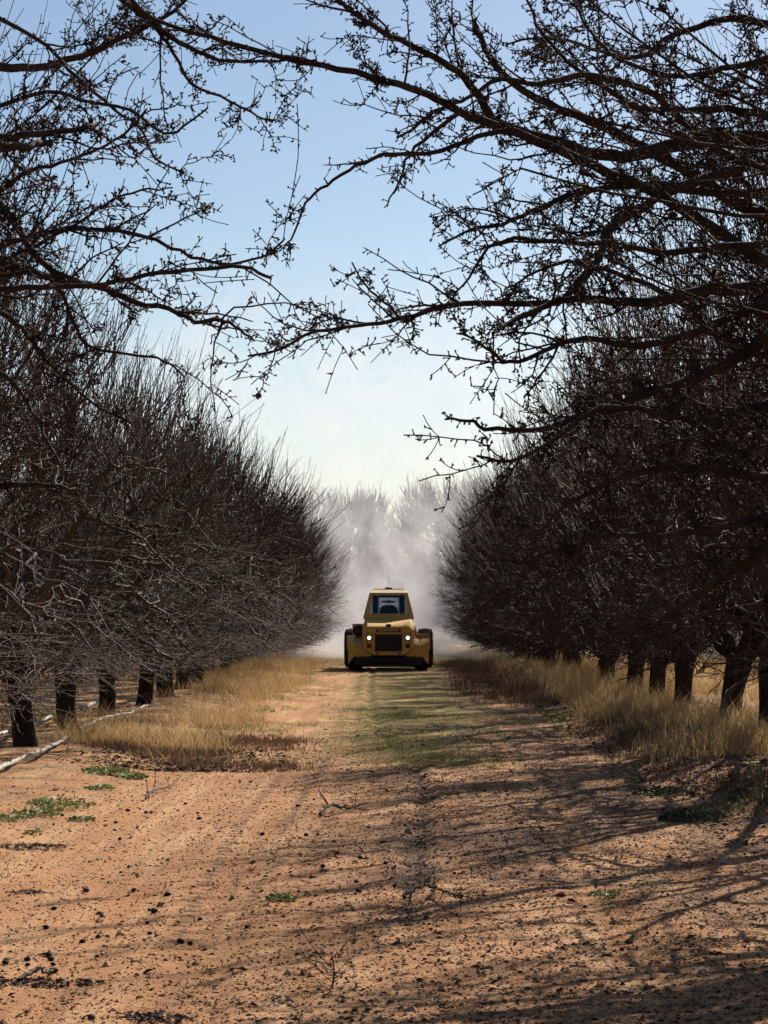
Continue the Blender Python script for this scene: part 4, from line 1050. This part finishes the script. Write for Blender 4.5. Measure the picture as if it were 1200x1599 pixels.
# inside the cab
m = MB(); m.box(-0.24, 0.24, 1.75, 2.2, 1.36, 1.48); m.build('seat', SEATM, cab_body, 0.03)
m = MB(); pts = []
prof = [(-0.27, 1.42), (-0.265, 1.62), (-0.20, 1.74), (-0.10, 1.78), (0.10, 1.78), (0.20, 1.74), (0.265, 1.62), (0.27, 1.42)]
m.poly([(x, 2.12, z) for x, z in prof] + [(x, 2.22, z) for x, z in prof], [tuple(range(8)), tuple(range(8, 16))[::-1]] + [(k, (k + 1) % 8, 8 + (k + 1) % 8, 8 + k) for k in range(8)])
m.build('seat_back', SEATM, cab_body, 0.02)
for sx in (-1, 1):
    m = MB(); m.box(sx * 0.37 - 0.075, sx * 0.37 + 0.075, 2.28, 2.40, 1.40, 2.05); m.build('inner_pillar', SEATM, cab_body, 0.01)
m = MB(); m.box(-0.29, 0.29, 2.30, 2.38, 1.99, 2.05); m.build('top_tint', PURPLE, cab_body)
m = MB(); m.poly([(-0.25, 2.50, 1.72), (0.25, 2.50, 1.70), (0.245, 2.49, 1.985), (-0.245, 2.49, 1.985)], [(0, 1, 2, 3)])
fl = m.build('rear_daylight_banner', DAYLIGHT_SHEET, cab_body)  # white sheet added as the bright view through the rear window
m = MB(); m.box(-0.20, 0.18, 2.476, 2.486, 1.850, 1.900); m.build('banner_stripe', OLIVE, fl)
st = []
for k in range(10):
    r = 0.085 if k % 2 == 0 else 0.038; a = math.pi / 2 + k * math.pi / 5; st.append((r * math.cos(a), 1.875 + r * math.sin(a)))
m = MB(); m.poly([(x, 2.462, z) for x, z in st] + [(x, 2.474, z) for x, z in st], [tuple(range(10)), tuple(range(10, 20))[::-1]] + [(k, (k + 1) % 10, 10 + (k + 1) % 10, 10 + k) for k in range(10)])
bs = m.build('banner_star', OLIVE, fl)
m = MB(); m.poly([(x * 0.6, 2.455, 1.875 + (z - 1.875) * 0.6) for x, z in st] + [(x * 0.6, 2.461, 1.875 + (z - 1.875) * 0.6) for x, z in st], [tuple(range(10)), tuple(range(10, 20))[::-1]] + [(k, (k + 1) % 10, 10 + (k + 1) % 10, 10 + k) for k in range(10)])
m.build('star_centre', LIME, bs)
m = MB(); m.box(-0.52, -0.40, 1.62, 1.64, 1.93, 1.97); m.build('mirror', BLACK, cab_body)
m = MB(); m.hexa([(-0.6, 1.33, 1.41), (0.6, 1.33, 1.41), (0.6, 1.55, 1.41), (-0.6, 1.55, 1.41)], [(-0.55, 1.37, 1.50), (0.55, 1.37, 1.50), (0.55, 1.55, 1.46), (-0.55, 1.55, 1.46)]); m.build('dashboard', SEATM, cab_body)

# ------------------------------------------------------------------ dust cloud raised behind the vehicle
def m_dust():
    m = Mat('dust'); m.t.nodes.remove(m.p)
    co = m.coord('Object')
    sep = m.n('ShaderNodeSeparateXYZ'); m.l(co, sep.inputs[0])
    n1 = m.noise(m.coord('Object', (1, 0.8, 0.85)), 0.42, 8, 0.66, 1.8)
    wisp = m.rng(n1, 0.48, 0.60, 0.05, 1.05)
    zz = sep.outputs[2]
    low = m.rng(zz, 0.2, 7.0, 1.0, 0.42)
    top = m.rng(zz, 8.0, 14.4, 1.0, 0.0)
    side = m.rng(m.math('ABSOLUTE', sep.outputs[0]), 4.5, 15.0, 1.0, 0.0)
    front = m.math('MULTIPLY', m.math('MULTIPLY', m.rng(sep.outputs[1], 0.0, 4.0), m.rng(sep.outputs[1], 46.0, 40.0)), m.rng(sep.outputs[1], 9.0, 20.0, 1.0, 0.12))
    core = m.math('MULTIPLY', m.rng(m.math('ABSOLUTE', sep.outputs[0]), 0.0, 4.0, 1.0, 0.0), m.math('MULTIPLY', m.rng(zz, 0.2, 3.2, 1.0, 0.0), m.rng(sep.outputs[1], 14.0, 2.0)))
    d = m.math('MULTIPLY', m.math('MULTIPLY', low, top), m.math('MULTIPLY', side, front))
    hug = m.math('MULTIPLY', m.math('MULTIPLY', m.rng(zz, 0.6, 3.4, 0.26, 0.0), side), m.math('MULTIPLY', m.rng(sep.outputs[1], 3.0, 14.0), m.rng(sep.outputs[1], 46.0, 43.0)))
    d = m.math('ADD', d, hug)
    d = m.math('MULTIPLY', m.math('ADD', d, m.math('MULTIPLY', m.math('MULTIPLY', core, front), 1.5)), wisp)
    v = m.n('ShaderNodeVolumePrincipled')
    v.inputs['Color'].default_value = (0.84, 0.815, 0.835, 1)
    v.inputs['Anisotropy'].default_value = 0.25
    m.l(m.math('MULTIPLY', d, 0.20), v.inputs['Density'])
    m.l(v.outputs[0], m.out.inputs['Volume'])
    return m.m
m = MB(); m.box(-16, 16, 0, 47, 0.12, 14.5)
dust = m.build('dust_cloud', m_dust()); dust.location = (0, VEH.y + 4.8, 0)
tag(dust, 'pale billowing dust cloud hanging behind the vehicle', 'dust', None, 'stuff')
